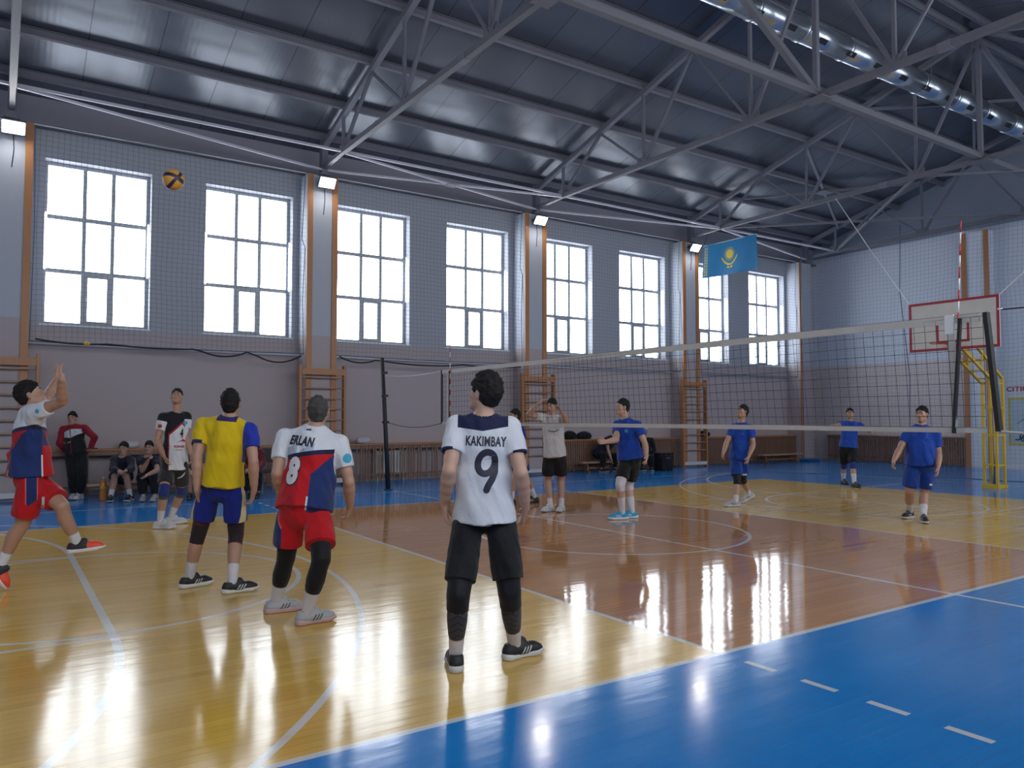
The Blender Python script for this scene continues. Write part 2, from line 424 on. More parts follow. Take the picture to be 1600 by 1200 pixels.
screen(8.5, 13.3, 'dense', 'brown slatted screen along the end wall behind the basketball stand', y=XE-.32, along='y').rotation_euler = (0, 0, 0)
RADM = M('radiator_enamel', (.66, .66, .66), .35)
for k, (x, lb) in enumerate(((-2.6, 'white radiator behind the screen right of the yellow shirted player'),
                 (1.05, 'white ribbed radiator seen through the slats just right of the net post'), (3.2, 'white ribbed radiator behind the screen left of the third wall bars'))):
    t = thing('radiator', (x, 13.85, .12), lb, 'radiator', 'radiators under the windows')
    for j in range(9):
        a = x-.42+j*.1; MB().box((a, 13.78, .15), (a+.075, 13.9, .74)).build('rib', RADM, t, bevel=.015)
    MB().box((x-.42, 13.82, .2), (x+.46, 13.86, .25)).box((x-.42, 13.82, .64), (x+.46, 13.86, .69)).build('header', RADM, t)
    MB().box((x-.35, 13.8, 0), (x-.32, 13.86, .15)).box((x+.33, 13.8, 0), (x+.36, 13.86, .15)).build('foot', RADM, t)
# pipe along the wall and the cable looped over the net rope
o = MB().tube([(XW, 13.93, 2.98), (XE, 13.93, 2.98)], .035, 8).build('wall_pipe', CONDUIT, org=(0, 13.93, 2.98))
tag(o, 'long pale pipe running along the window wall below the windows', 'pipe')
def droop(p, q, sag, n=10):
    p, q = Vector(p), Vector(q); return [p.lerp(q, k/n)-Vector((0, 0, sag*4*(k/n)*(1-k/n))) for k in range(n+1)]
def cable(pts, r, label, name='cable', mat=None, n=5):
    o = MB().tube(pts, r, n).build(name, mat or CORD, org=pts[0]); return tag(o, label, 'cable' if name == 'cable' else name.split('_')[-1])
cable(droop((-6.4, 13.5, 3.02), (-5.2, 13.5, 2.98), .04)+droop((-5.1, 13.5, 2.98), (-3.6, 13.5, 2.96), .03)[1:]+droop((-3.5, 13.5, 2.96), (-2.5, 13.5, 2.95), .12)[1:]+droop((-2.4, 13.5, 2.95), (-1.3, 13.5, 2.93), .18)[1:], .018,
      'dark cable looping below the first two windows')
cable(droop((-.4, 13.5, 2.95), (.5, 13.5, 2.9), .1)+droop((.6, 13.5, 2.9), (2.6, 13.5, 2.85), .05)[1:]+droop((2.7, 13.5, 2.9), (4.7, 13.5, 2.9), .05)[1:], .018, 'dark cable hanging below the third and fourth windows')
o = MB().lathe([(.0, -.04), (.05, -.03), (.06, 0), (.05, .03), (0, .04)], (-5.55, 13.48, 2.97), 10).build('yellow_bundle', YEL, org=(-5.55, 13.48, 2.97)); tag(o, 'small yellow bundle caught in the cable below the first window', 'bundle')
# ---------------------------------------------------------------- protective nets
def cord_net(name, mat, o, ua, ub, la, lb, cell, th, wob, label, cat='net', seed=1, parent=None, slant=None):
    """net of square cells spanned by ua (length la) and ub (length lb)"""
    r = np.random.default_rng(seed); o = np.array(o, float); ua = np.array(ua, float); ub = np.array(ub, float); nn = np.cross(ua, ub)
    ph = r.uniform(0, 6.28, 8)
    def pos(a, b):
        wa = wob*(np.sin(b*1.9+ph[0]+a*.4)+.6*np.sin(b*4.3+a*1.3+ph[1])); wb = wob*(np.sin(a*1.7+ph[2]+b*.5)+.6*np.sin(a*5.1+b+ph[3])); wn = 2.5*wob*np.sin(a*1.1+b*1.3+ph[4])
        if slant is not None: wa = wa+slant(a, b)
        return o+np.outer(a+wa, ua)+np.outer(b+wb, ub)+np.outer(wn, nn)
    V = []; F = []; base = 0
    def strand(P):
        nonlocal base
        n = len(P); d = np.gradient(P, axis=0); d /= np.linalg.norm(d, axis=1)[:, None]+1e-9
        s = np.cross(d, nn); s /= np.linalg.norm(s, axis=1)[:, None]+1e-9
        h = th/2
        ring = np.stack([P+s*h+nn*h*.6, P-s*h+nn*h*.6, P-nn*h], 1).reshape(-1, 3); V.append(ring)
        for i in range(n-1):
            for k in range(3):
                a = base+i*3+k; b = base+i*3+(k+1) % 3; F.append((a, b, b+3, a+3))
        base += 3*n
    na, nb = int(round(la/cell)), int(round(lb/cell)); sa = max(2, int(la/.35)); sb = max(2, int(lb/.25))
    for i in range(na+1): strand(pos(np.full(sb+1, la*i/na), np.linspace(0, lb, sb+1)))
    for j in range(nb+1): strand(pos(np.linspace(0, la, sa+1), np.full(sa+1, lb*j/nb)))
    V = np.concatenate(V); me = bpy.data.meshes.new(name); org = ORG[parent.name] if parent else Vector(o)
    me.from_pydata((V-np.array(org)).tolist(), [], F)
    ob = link_mesh(name, me, mat, parent, org)
    return ob if parent else tag(ob, label, cat, 'protective nets')
BAYS = [(PX[1]+.36, PX[2]-.36, 'in front of the first and second windows'), (PX[2]+.36, PX[3]-.36, 'in front of the third and fourth windows'),
        (PX[3]+.36, PX[4]-.36, 'in front of the fifth and sixth windows'), (PX[4]+.36, PX[5]-.36, 'in front of the last two windows, behind the flag')]
for k, (a, b, lb) in enumerate(BAYS):
    t = thing('protective_net', ((a+b)/2, YP+.1, 3.0), 'thin square protective net hung '+lb, 'net', 'protective nets')
    cord_net('mesh', NETC, (a, YP+.1, 2.98), (1, 0, 0), (0, 0, 1), b-a, 4.15, .1, .005, .012, '', seed=k+3, parent=t)
    MB().tube([(a, YP+.1, 7.13), (b, YP+.1, 7.13)], .012, 6).build('top_rope', CONDUIT, t)
    MB().tube(droop((a, YP+.1, 2.98), (b, YP+.1, 2.98), .02), .014, 6).build('bottom_rope', NETC, t)
    MB().tube([(a+.02, YP+.1, 7.1), (a+.05, YP+.1, 5.2), (a+.02, YP+.1, 2.98)], .008, 5).build('side_rope', NETC, t)
    MB().tube([(b-.02, YP+.1, 7.1), (b-.08, YP+.1, 5.6), (b-.01, YP+.1, 5.4), (b-.05, YP+.1, 4.2), (b-.02, YP+.1, 2.98)], .009, 5).build('side_rope', NETC, t)
t = thing('protective_net', (16.75, 4.7, 0), 'tall square protective net hung across the end of the hall', 'net', 'protective nets')
cord_net('mesh', NETC, (16.55, -3.8, .02), (0, 1, 0), (0, 0, 1), 17.0, 7.6, .12, .0045, .02, '', seed=9, parent=t)
MB().tube([(16.55, 9.6, 7.6), (16.5, 9.63, 5.5), (16.55, 9.4, 2.8), (16.55, 9.45, .02)], .014, 6).build('side_rope', NETC, t)
MB().tube([(16.55, 13.2, 7.6), (16.55, 13.2, 0)], .012, 5).build('side_rope', NETC, t)
cable([(10.9, 10.5, .01), (11.3, 10.1, .01), (11.8, 9.3, .01), (12.1, 8.9, .01), (12.3, 8.3, .01), (12.8, 7.6, .01), (12.9, 7.0, .01), (13.4, 6.3, .01), (13.2, 5.5, .01), (13.6, 4.7, .01), (13.5, 3.9, .01), (13.7, 3.0, .01), (13.5, 2.2, .01)], .009, 'dark rope lying on the blue floor behind the court', 'rope', NETC)

for i in (1, 2, 3, 4):      # unseen fill lamps, added on the opposite wall to brighten the camera side
    x = PX[i]+.03; z = 6.9
    t = thing('floodlight', (x, YS+.05, z), 'unseen fill floodlight added on the wall behind the camera, opposite %s' % pil_name[i], 'floodlight', 'added fill floodlights on the camera side wall')
    R = Matrix.Rotation(math.radians(-40), 4, 'X'); c = Vector((x, YS+.25, z))
    for a_, b_, mt, nm in (((-.19, -.05, -.13), (.19, .02, .13), STEEL2, 'housing'), ((-.17, .021, -.11), (.17, .03, .11), LED_FILL, 'lens')):
        mb = MB().box(a_, b_); mb.v = [tuple((R @ Vector(v))+c) for v in mb.v]; mb.build(nm, mt, t)
    MB().beam((x-.14, YS, z+.02), (x-.14, YS+.22, z+.05), .02, .03).beam((x+.14, YS, z+.02), (x+.14, YS+.22, z+.05), .02, .03).build('bracket', BLACK, t)
# ---------------------------------------------------------------- roof steelwork
def ztc(y, off=0):      # underside of the top chord
    d = y if y >= RID else 2*RID-y
    return 7.75+.285*(13.25-d)+off
ZB = 7.31
TN = ['', 'nearest roof truss above the leftmost pilaster', 'roof truss rising from the second pilaster', 'roof truss rising from the third pilaster', 'roof truss rising from the fourth pilaster, beside the flag', 'farthest roof truss in front of the end wall']
for i, x in enumerate(PX):
    if i == 0: lb = 'roof truss behind the leftmost pilaster, outside the view'
    else: lb = TN[i]
    t = thing('roof_truss', (x, RID, ZB), lb, 'roof truss', 'steel roof trusses')
    for ye in (13.4, 2*RID-13.4): MB().beam((x, ye, ztc(ye, .06)), (x, RID, ztc(RID, .06)), .12, .12).build('top_chord', STEEL, t)
    MB().beam((x, 13.4, ZB-.04), (x, 12.2, ZB), .09, .09).beam((x, 12.2, ZB), (x, 2*RID-12.2, ZB), .11, .11).beam((x, 2*RID-12.2, ZB), (x, 2*RID-13.4, ZB-.04), .09, .09).build('bottom_chord', STEEL2, t)
    def web(a, b, w=.065): MB().beam(a, b, w, w, (1, 0, 0)).build('web_member', STEEL, t)
    for s in (1, -1):
        Y = lambda y: RID+s*(y-RID)
        for yb in (12.2, 9.2, 6.2):
            web((x, Y(yb), ZB+.03), (x, Y(yb), ztc(yb)+.01), .06)
            web((x, Y(yb-.03), ZB+.04), (x, Y(yb-1.5), ztc(yb-1.5)+.01))
            if yb < 12: web((x, Y(yb+.03), ZB+.04), (x, Y(yb+1.5), ztc(yb+1.5)+.01), .05)
            MB().box((x-.012, Y(yb-.2), ZB+.04), (x+.012, Y(yb+.2), ZB+.18)).build('gusset_plate', STEEL, t)
        MB().beam((x, Y(6.9), ZB), (x, Y(7.12), ZB), .125, .125).build('splice_collar', STEEL, t)
        MB().box((x-.07, Y(13.32), 7.1), (x+.07, Y(13.5), 8.0)).box((x-.13, Y(13.3), 7.09), (x+.13, Y(13.6), 7.12)).build('heel_post', STEEL, t)
    web((x, RID, ZB), (x, RID, ztc(RID)), .09)
    MB().box((x-.16, RID-.22, ZB-.07), (x+.16, RID+.22, ZB-.055)).build('centre_plate', STEEL2, t)
ords = ['lowest', 'second', 'third', 'fourth', 'fifth', 'sixth', 'topmost']
for s in (1, -1):
    for k, y in enumerate((13.25, 12.1, 10.65, 9.15, 7.65, 6.25, 4.98)):
        yy = RID+s*(y-RID); z = ztc(y)+.12
        mb = MB().box((XW, yy-.006, z), (XE, yy+.006, z+.15)).box((XW, yy-.045, z-.0), (XE, yy+.045, z+.012)).box((XW, yy-.045, z+.138), (XE, yy+.045, z+.15))
        o = mb.build('roof_purlin', STEEL, org=(0, yy, z))
        tag(o, 'long steel purlin under the roof, %s one up the %s slope' % (ords[k], 'window side' if s > 0 else 'camera side'), 'purlin', 'roof purlins')
def member(name, label, cat, segs, w, mat=None, plates=(), h=None):
    t = thing(name, segs[0][0], label, cat)
    for a, b in segs: MB().beam(a, b, w, h or w).build('bar', mat or STEEL, t)
    for p, q in plates: MB().box(p, q).build('gusset_plate', STEEL2, t)
    return t
T = lambda i: PX[i]
for k in range(5):
    a, b = T(k)+.06, T(k+1)-.06
    nm = ['outside the view on the left', 'above the first two windows', 'above the third and fourth windows', 'above the fifth and sixth windows', 'above the last two windows']
    member('eave_strut', 'thin pale steel strut between trusses '+nm[k], 'steel strut', [((a, 12.2, ZB), (b, 12.2, ZB))], .05, STEEL_LIT)
    member('ridge_strut', 'thick steel tube under the ridge joining trusses '+['one and two, outside the view', 'two and three', 'second and third seen, top centre', 'third and fourth seen', 'fourth seen and the farthest'][k] if k else 'thick steel tube under the ridge behind the camera', 'steel strut', [((a, RID, ZB+.06), (b, RID, ZB+.06))], .12, STEEL2)
    if k == 0: continue
    if k == 2:
        member('cross_brace', 'pale crossed steel brace with a centre plate above the third and fourth windows', 'steel brace',
               [((a, 12.2, ZB-.03), (b, 13.35, ZB-.1)), ((a, 13.35, ZB-.1), (b, 12.2, ZB-.03))], .045, STEEL_LIT, [((2.0, 12.65, ZB-.1), (2.3, 12.9, ZB-.09))])
    else:
        sg = ((a, 12.2, ZB-.03), (b, 13.35, ZB-.1)) if k != 3 else ((a, 13.35, ZB-.1), (b, 12.2, ZB-.03))
        member('diagonal_brace', 'thin pale diagonal steel bar '+nm[k], 'steel brace', [sg], .045, STEEL_LIT)
for k in range(2):
    member('horizontal_brace', ['crossed steel bars at chord level in the end bay, nearer the windows', 'crossed steel bars at chord level in the end bay, nearer the camera side'][k], 'steel brace',
       ([((T(4), 12.2, ZB), (T(5), 6.2, ZB)), ((T(4), 6.2, ZB), (T(5), 12.2, ZB))] if k == 0 else [((T(4), 6.2, ZB), (T(5), .3, ZB)), ((T(4), .3, ZB), (T(5), 6.2, ZB))]), .06, STEEL2)
for k, (ya, yb) in enumerate(((4.85, 7.6), (1.9, 4.65), (9.2, 12.1))):
    xm = (T(4)+T(5))/2; zz = lambda y: ztc(y)+.05
    member('roof_brace', ['crossed roof brace with a centre plate beside the ridge in the end bay', 'crossed roof brace on the camera side of the ridge in the end bay', 'crossed roof brace near the eave in the end bay'][k], 'steel brace',
       [((T(4), ya, zz(ya)), (T(5), yb, zz(yb))), ((T(4), yb, zz(yb)), (T(5), ya, zz(ya)))], .07, STEEL, [((xm-.25, (ya+yb)/2-.2, zz((ya+yb)/2)-.05), (xm+.25, (ya+yb)/2+.2, zz((ya+yb)/2)-.035))])
member('ridge_brace', 'heavy diagonal steel brace rising left from the third truss centre', 'steel brace', [((T(3)-.1, RID, ZB+.1), (.6, RID, 10.05))], .11, STEEL2)
member('ridge_brace', 'heavy diagonal steel brace rising from the farthest truss centre', 'steel brace', [((T(5)-.1, RID, ZB+.1), (T(4)+.1, RID, 10.0))], .09, STEEL)
o = MB().box((XW, 13.86, 7.2), (XE, 14.0, 7.26)).build('wall_top_angle', STEEL2, org=(0, 14, 7.2)); tag(o, 'thin steel angle along the top of the painted window wall', 'steel angle')
# ---------------------------------------------------------------- ventilation duct
def duct():
    y, z, r = 6.0, 9.48, .25
    t = thing('ventilation_duct', (6, y, z), 'round galvanised ventilation duct hung below the ridge', 'duct')
    G = M('galvanised_steel', (.50, .55, .62), .28, .85, .1, 3)
    xs = [-4+1.5*k for k in range(15)]
    for a, b in zip(xs, xs[1:]):
        MB().tube([(a, y, z), (b, y, z)], r, 28).build('duct_section', G, t)
        MB().tube([(b-.03, y, z), (b+.03, y, z)], r+.015, 28).build('joint_ring', G, t)
    k = 0; x = -3.2
    while x < 16.5:
        ang = math.radians(-48); c = Vector((x, y+math.cos(ang)*r*1.0-2*math.cos(ang)*r, z+math.sin(ang)*r))
        n = Vector((0, -math.cos(ang), math.sin(ang))); u = Vector((1, 0, 0)); v = n.cross(u)
        vs = [c+n*.012+u*(a*.13)+v*(b*.055) for a, b in ((-1, -1), (1, -1), (1, 1), (-1, 1))]; vs += [q-n*.03 for q in vs]
        MB().add(vs, [(0, 1, 2, 3), (7, 6, 5, 4), (0, 4, 5, 1), (1, 5, 6, 2), (2, 6, 7, 3), (3, 7, 4, 0)]).build('air_grille', BLACK, t)
        x += 1.02; k += 1
    for x in PX[1:]: MB().tube([(x+.4, y, z+r), (x+.4, y, ztc(6)+.2)], .012, 5).build('hanger', STEEL, t)
duct()
# ---------------------------------------------------------------- flag
def flag():
    x0, ya, yb, zt, zb = 11.0, 12.7, 10.72, 6.8, 5.8
    t = thing('flag', (x0, (ya+yb)/2, zt), 'sky blue flag with a yellow sun and eagle hanging under the fourth truss', 'flag')
    m, b = newmat('flag_cloth'); n = noise(coords(), 4, 3); setin(b, 'Base Color', mixc(n, (.0, .15, .36), (.003, .20, .45))); setin(b, 'Roughness', .6)
    YF, _b = newmat('flag_yellow'); n = noise(coords(), 9, 2); setin(_b, 'Base Color', mixc(n, (.62, .50, .04), (.75, .62, .07))); setin(_b, 'Roughness', .6)
    def wave(u, v): return .035*math.sin(u*9+v*2)*(.3+v)+.05*(v**2)*math.sin(u*5+1)
    def P(u, v, off=0): return (x0-wave(u, v)-off, ya+(yb-ya)*u, zt+(zb-zt)*v)
    nu, nv = 60, 30; mb = MB()
    vs = [P(i/nu, j/nv, s) for s in (.0, -.004) for j in range(nv+1) for i in range(nu+1)]; N = (nu+1)*(nv+1)
    fs = [(j*(nu+1)+i, (j+1)*(nu+1)+i, (j+1)*(nu+1)+i+1, j*(nu+1)+i+1) for j in range(nv) for i in range(nu)]
    fs += [tuple(N+k for k in reversed(f)) for f in fs]
    mb.add(vs, fs, True); mb.build('cloth', m, t)
    def emblem(polys, name, off=.006):
        mb = MB()
        for pl in polys:
            bm = bmesh.new(); vv = [bm.verts.new((u, v, 0)) for u, v in pl]; bm.faces.new(vv); bmesh.ops.triangulate(bm, faces=bm.faces[:])
            bmesh.ops.subdivide_edges(bm, edges=bm.edges[:], cuts=1, use_grid_fill=True); bmesh.ops.triangulate(bm, faces=bm.faces[:])
            bm.verts.index_update(); mb.add([P(q.co.x, q.co.y, off) for q in bm.verts], [tuple(q.index for q in f.verts) for f in bm.faces]); bm.free()
        mb.build(name, YF, t)
    cx, cy, A = .5, .40, 2.0      # u is stretched by the 2:1 format
    circ = lambda r, n=28, c=(cx, cy): [(c[0]+r/A*math.cos(2*math.pi*k/n), c[1]+r*math.sin(2*math.pi*k/n)) for k in range(n)]
    emblem([circ(.14)], 'sun_disc')
    rays = []
    for k in range(32):
        a = 2*math.pi*k/32; d = .07; f = lambda r, q: (cx+r/A*math.cos(q), cy+r*math.sin(q))
        rays.append([f(.155, a-d*.5), f(.215, a-d*.2), f(.215, a+d*.2), f(.155, a+d*.5)])
    emblem(rays, 'sun_rays')
    wing = []
    for s in (-1, 1):
        f = lambda x, y: (cx+s*x/A, cy+y)
        wing.append([f(0, .33), f(.08, .325), f(.2, .25), f(.30, .12), f(.31, .04), f(.24, .12), f(.15, .22), f(.05, .275), f(0, .28)])
        wing.append([f(.02, .36), f(.12, .36), f(.1, .40), f(.02, .42)])
    emblem(wing, 'steppe_eagle')
    orn = []
    for k in range(10):
        v = .06+.09*k
        orn += [[(.045, v), (.06, v+.02), (.045, v+.04), (.03, v+.02)], [(.065, v), (.085, v+.01), (.07, v+.025)], [(.065, v+.065), (.085, v+.055), (.07, v+.04)], [(.03, v+.045), (.09, v+.045), (.09, v+.06), (.03, v+.06)],[(.03,v+.065),(.045,v+.075),(.03,v+.088)],[(.088,v),(.095,v),(.095,v+.08),(.088,v+.08)]]
    emblem(orn, 'ornament_stripe')
    MB().tube([(x0, ya+.02, zt), (x0, yb-.02, zt)], .01, 6).build('top_cord', CONDUIT, t)
    for y in (ya, yb): MB().tube([(x0, y, zt), (T(4), y, ZB-.05)], .006, 5).build('string', CORD, t)
flag()
# ---------------------------------------------------------------- volleyball net
def vnet():
    t = thing('volleyball_net', (0, 4.5, 1.43), 'black volleyball net with grey white bands stretched across the court', 'volleyball net')
    y0, y1, zb, zt = -.3, 9.27, 1.43, 2.43; L = y1-y0
    cord_net('mesh', CORD, (0, y0, zb+.02), (0, 1, 0), (0, 0, 1), L, zt-zb-.05, .1, .0042, .003, '', seed=4, parent=t,
             slant=lambda a, b: -.11*np.clip(np.sin(np.pi*np.clip(a/L, 0, 1))**.6, 0, 1)*(1-b/.95)*np.clip(1.25-a/L, 0, 1))
    MB().beam((0, y0+.03, zt-.035), (0, y1, zt-.035), .012, .07).build('top_band', BANDW, t)
    MB().beam((0, y0, zb), (0, y1, zb), .01, .05).build('bottom_band', BANDW, t)
    MB().tube([(0, y0+.03, zt-.002), (0, y1, zt-.002)], .006, 6).build('head_cable', CORD, t)
    DK = M('black_sleeve', (.012, .012, .014), .6, bmp=.2)
    MB().beam((-.0, y0-.02, zt+.0), (.0, y0-.1, zb-.01), .035, .06).build('end_pole', DK, t)
    MB().beam((0, y1+.02, zt), (0, y1+.01, zb), .03, .035).build('end_pole', DK, t)
    for yy in (-.03, 9.04): MB().box((-.004, yy-.03, zb+.02), (.004, yy+.03, zt-.05)).build('side_tape', BANDW, t)
    MB().box((-.012, -.055, 2.27), (.012, .02, 2.44)).build('strap', WHITE, t)
    MB().lathe([(.0, 0), (.02, .0), (.02, .012), (0, .012)], (0, y0-.13, zt+.01), 12).build('ring', WHITE, t)
    return t
vnet()
for yy, lb in ((-.0, 'red and white striped antenna standing at the near end of the net'), (9.0, 'red and white striped antenna at the far end of the net')):
    t = thing('net_antenna', (-.012, yy, 1.43), lb, 'antenna', 'net antennas')
    MR = M('antenna_red', (.45, .03, .03), .4); MW = M('antenna_white', (.75, .75, .75), .4)
    for k in range(18):
        z = 1.45+.1*k; lean = .03 if yy < 1 else 0
        f = lambda zz: (-.014, yy-.05-lean*(zz-1.43)/.6, zz)
        MB().tube([f(z), f(z+.1)], .0065, 8).build('red_band' if k % 2 else 'white_band', MR if k % 2 else MW, t)
    MB().beam((-.016, yy-.04, 1.40), (-.016, yy-.115 if yy < 1 else yy-.04, 2.40), .022, .035).build('sleeve', M('black_sleeve', (.012, .012, .014), .6), t)
def post(y, ytop, label):
    t = thing('net_post', (0, y, 0), label, 'net post', 'volleyball net posts')
    MB().tube([(0, y, 0), (-.02, y+(ytop-y)*.5, 1.4), (-.05, ytop, 2.83)], [.05, .045, .042], 10).build('pole', BLACK, t)
    for z in (1.43, 2.0, 2.5):
        f = z/2.83; MB().box((-.07, y+(ytop-y)*f-.09, z-.02), (.03, y+(ytop-y)*f+.05, z+.03)).build('clamp', BLACK, t)
    MB().lathe([(0, 0), (.09, 0), (.09, .015), (0, .02)], (0, y, 0), 16).build('base_collar', BLACK, t)
post(11.65, 11.9, 'black net post standing on the blue floor near the window wall'); post(-2.65, -2.9, 'black net post on the camera side, outside the view')
cable(droop((-.03, 11.8, 2.44), (0, 9.3, 2.42), .05), .005, 'thin cord from the far post to the top of the net', 'cord', CONDUIT)
cable(droop((-.02, 11.75, 1.45), (0, 9.28, 1.43), .10), .007, 'slack cord from the far post to the bottom of the net', 'cord')
cable(droop((0, -.44, 2.44), (-.04, -2.85, 2.6), .06), .006, 'dark cable from the near top corner of the net to the right', 'cord')
cable(droop((0, -.4, 1.42), (-.02, -2.75, 1.45), .05), .012, 'grey strap from the near bottom corner of the net to the right', 'strap', BANDW)
# ---------------------------------------------------------------- basketball stand
def hoop():
    t = thing('basketball_stand', (11.4, 4.6, 0), 'white basketball backboard with dark red border on a yellow steel frame', 'basketball hoop')
    X0, yc = 9.35, 4.55
    MB().box((X0, yc-.9, 2.93), (X0+.03, yc+.9, 3.97)).build('backboard', M('backboard_white', (.55, .54, .53), .4), t, bevel=.004)
    bd = MB(); e = .055; q = X0-.004
    def rect(a, b, c, d, e): bd.box((q, a, c), (X0, b, c+e)).box((q, a, d-e), (X0, b, d)).box((q, a, c+e), (X0, a+e, d-e)).box((q, b-e, c+e), (X0, b, d-e))
    rect(yc-.9, yc+.9, 2.93, 3.97, e); rect(yc-.33, yc+.33, 3.08, 3.53, .05); bd.build('painted_border', REDP, t)
    rm = MB(); n = 28; rc = Vector((X0-.42, yc, 3.05)); rm.tube([rc+Vector((.225*math.cos(2*math.pi*k/n), .225*math.sin(2*math.pi*k/n), -.00)) for k in range(n+1)], .01, 8)
    rm.box((X0-.2, yc-.05, 3.03), (X0-.0, yc+.05, 3.06)).box((X0-.06, yc-.08, 2.94), (X0-.005, yc+.08, 3.06)); rm.build('rim', M('rim_red', (.42, .03, .02), .4), t)
    ya, yb = 4.77, 4.51; xf, xr = 11.02, 11.36; zt = 2.28; w = .05
    for y in (ya, yb):
        for x in (xf, xr): MB().beam((x, y, 0), (x, y, zt+(.12 if x == xr else 0)), w, w).build('upright', YEL, t)
        MB().beam((xf, y, zt), (9.62, y, 2.98), w, w).build('lower_arm', YEL, t)
        MB().beam((xr, y, zt+.12), (9.62, y, 3.42), w, w).build('upper_arm', YEL, t)
        MB().box((9.5, y-.03, 2.95), (9.56, y+.03, 3.6)).build('board_mount', YEL, t)
        for z in (.06, .5, 1.15, 1.75, 2.28):
            MB().beam((xf, y, z), (xr, y, z), .035, .035).build('side_rung', YEL, t)
        MB().beam((10.42, y, 2.58), (10.5, y, 2.93), .03, .03).build('side_rung', YEL, t)
    for z in (.5, 1.15, 1.75, 2.28):
        for x in (xf, xr): MB().beam((x, ya, z), (x, yb, z), .035, .035).build('cross_rung', YEL, t)
    for k in range(4):
        f = (k+.6)/4.2; MB().beam((xf+(9.62-xf)*f, ya, zt+(2.98-zt)*f), (xf+(9.62-xf)*f, yb, zt+(2.98-zt)*f), .03, .03).build('cross_rung', YEL, t)
        MB().beam((xr+(9.62-xr)*f, ya, zt+.12+(3.42-zt-.12)*f), (xr+(9.62-xr)*f, yb, zt+.12+(3.42-zt-.12)*f), .03, .03).build('cross_rung', YEL, t)
    MB().box((xf-.05, yb-.04, 0), (xf+.05, ya+.04, .09)).box((xr-.05, yb-.04, 0), (xr+.05, ya+.04, .07)).box((xf, yb-.03, 0), (xr, yb+.03, .06)).box((xf, ya-.03, 0), (xr, ya+.03, .06)).build('base_frame', YEL, t)
    MB().beam((xr-.05, ya-.06, .05), (xf+.12, yb+.06, .75), .05, .05).build('ballast_lever', M('blue_lever', (.03, .08, .25), .5), t)
hoop()
cable([(9.4, 5.44, 3.97), (10.3, 6.9, 5.6), (11.15, 8.3, 7.27)], .012, 'pale stay rope from the backboard left corner up to the truss', 'rope', CONDUIT)
cable([(9.4, 3.66, 3.97), (11.15, .9, 7.27)], .012, 'pale stay rope from the backboard right corner up to the right', 'rope', CONDUIT)
# ---------------------------------------------------------------- text
def text_mesh(s, h, bold=0, xs=1.0, res=3, shear=0):
    cu = bpy.data.curves.new('lettering', 'FONT'); cu.body = s; cu.size = 1; cu.align_x = 'CENTER'; cu.align_y = 'CENTER'; cu.offset = bold; cu.resolution_u = res; cu.shear = shear
    cu.space_character = 1.0+bold*2
    o = bpy.data.objects.new('lettering', cu); COL.objects.link(o)
    dg = bpy.context.evaluated_depsgraph_get(); me = bpy.data.meshes.new_from_object(o.evaluated_get(dg)); bpy.data.objects.remove(o)
    V = np.array([v.co[:] for v in me.vertices]); lo, hi = V.min(0), V.max(0); k = h/(hi[1]-lo[1]); c = (lo+hi)/2
    for v in me.vertices: v.co = ((v.co.x-c[0])*k*xs, (v.co.y-c[1])*k, 0)
    return me
# mural on the end wall
def mural():
    o3 = thing('wall_mural', (XE, 5.8, 1.4), 'yellow framed line mural painted on the white end wall', 'mural')
    x = XE-.006
    MB().box((x, 4.2, .72), (XE, 7.4, 2.1)).build('painted_ground', M('mural_ground', (.42, .53, .60), .7, var=.15, scale=3), o3)
    MB().box((x-.004, 4.2, .70), (x, 7.42, .77)).box((x-.004, 4.2, 2.06), (x, 7.42, 2.13)).box((x-.004, 7.36, .77), (x, 7.42, 2.06)).box((x-.004, 4.18, .7), (x, 4.24, 2.13)).build('yellow_border', M('mural_yellow', (.55, .45, .08), .6), o3)
    ink = M('mural_ink', (.03, .045, .09), .7); r = random.Random(11); mb = MB()
    for k in range(34):
        y = r.uniform(4.5, 7.1); z = r.uniform(.95, 1.95); a = r.uniform(0, 6.28); pts = []
        for j in range(6):
            pts.append((x-.003, min(7.3, max(4.3, y)), min(2.03, max(.8, z)))); a += r.uniform(-.8, .8); y += .09*math.cos(a); z += .09*math.sin(a)
        mb.tube(pts, r.choice([.008, .012, .018]), 4)
    mb.build('line_drawing', ink, o3)
    mb = MB()
    for rr in (.12, .055): mb.tube([(x-.003, 7.0+rr*math.cos(a*math.pi/10), .95+rr*math.sin(a*math.pi/10)) for a in range(21)], .018, 4)
    mb.build('wheel_drawing', ink, o3)
mural()
me = text_mesh('CITIUS', .15, .03, 1.15); RL = M('lettering_red', (.40, .015, .05), .6)
for v in me.vertices: v.co = (-.004, -v.co.x, v.co.y)
o = link_mesh('wall_lettering', me, RL, None, (XE, 6.97, 2.39)); tag(o, 'dark red capital letters painted on the end wall above the mural', 'lettering')
# shift so that the first letter starts at y = 7.45
wmax = max(v.co.y for v in me.vertices); o.location.y = 7.46-wmax
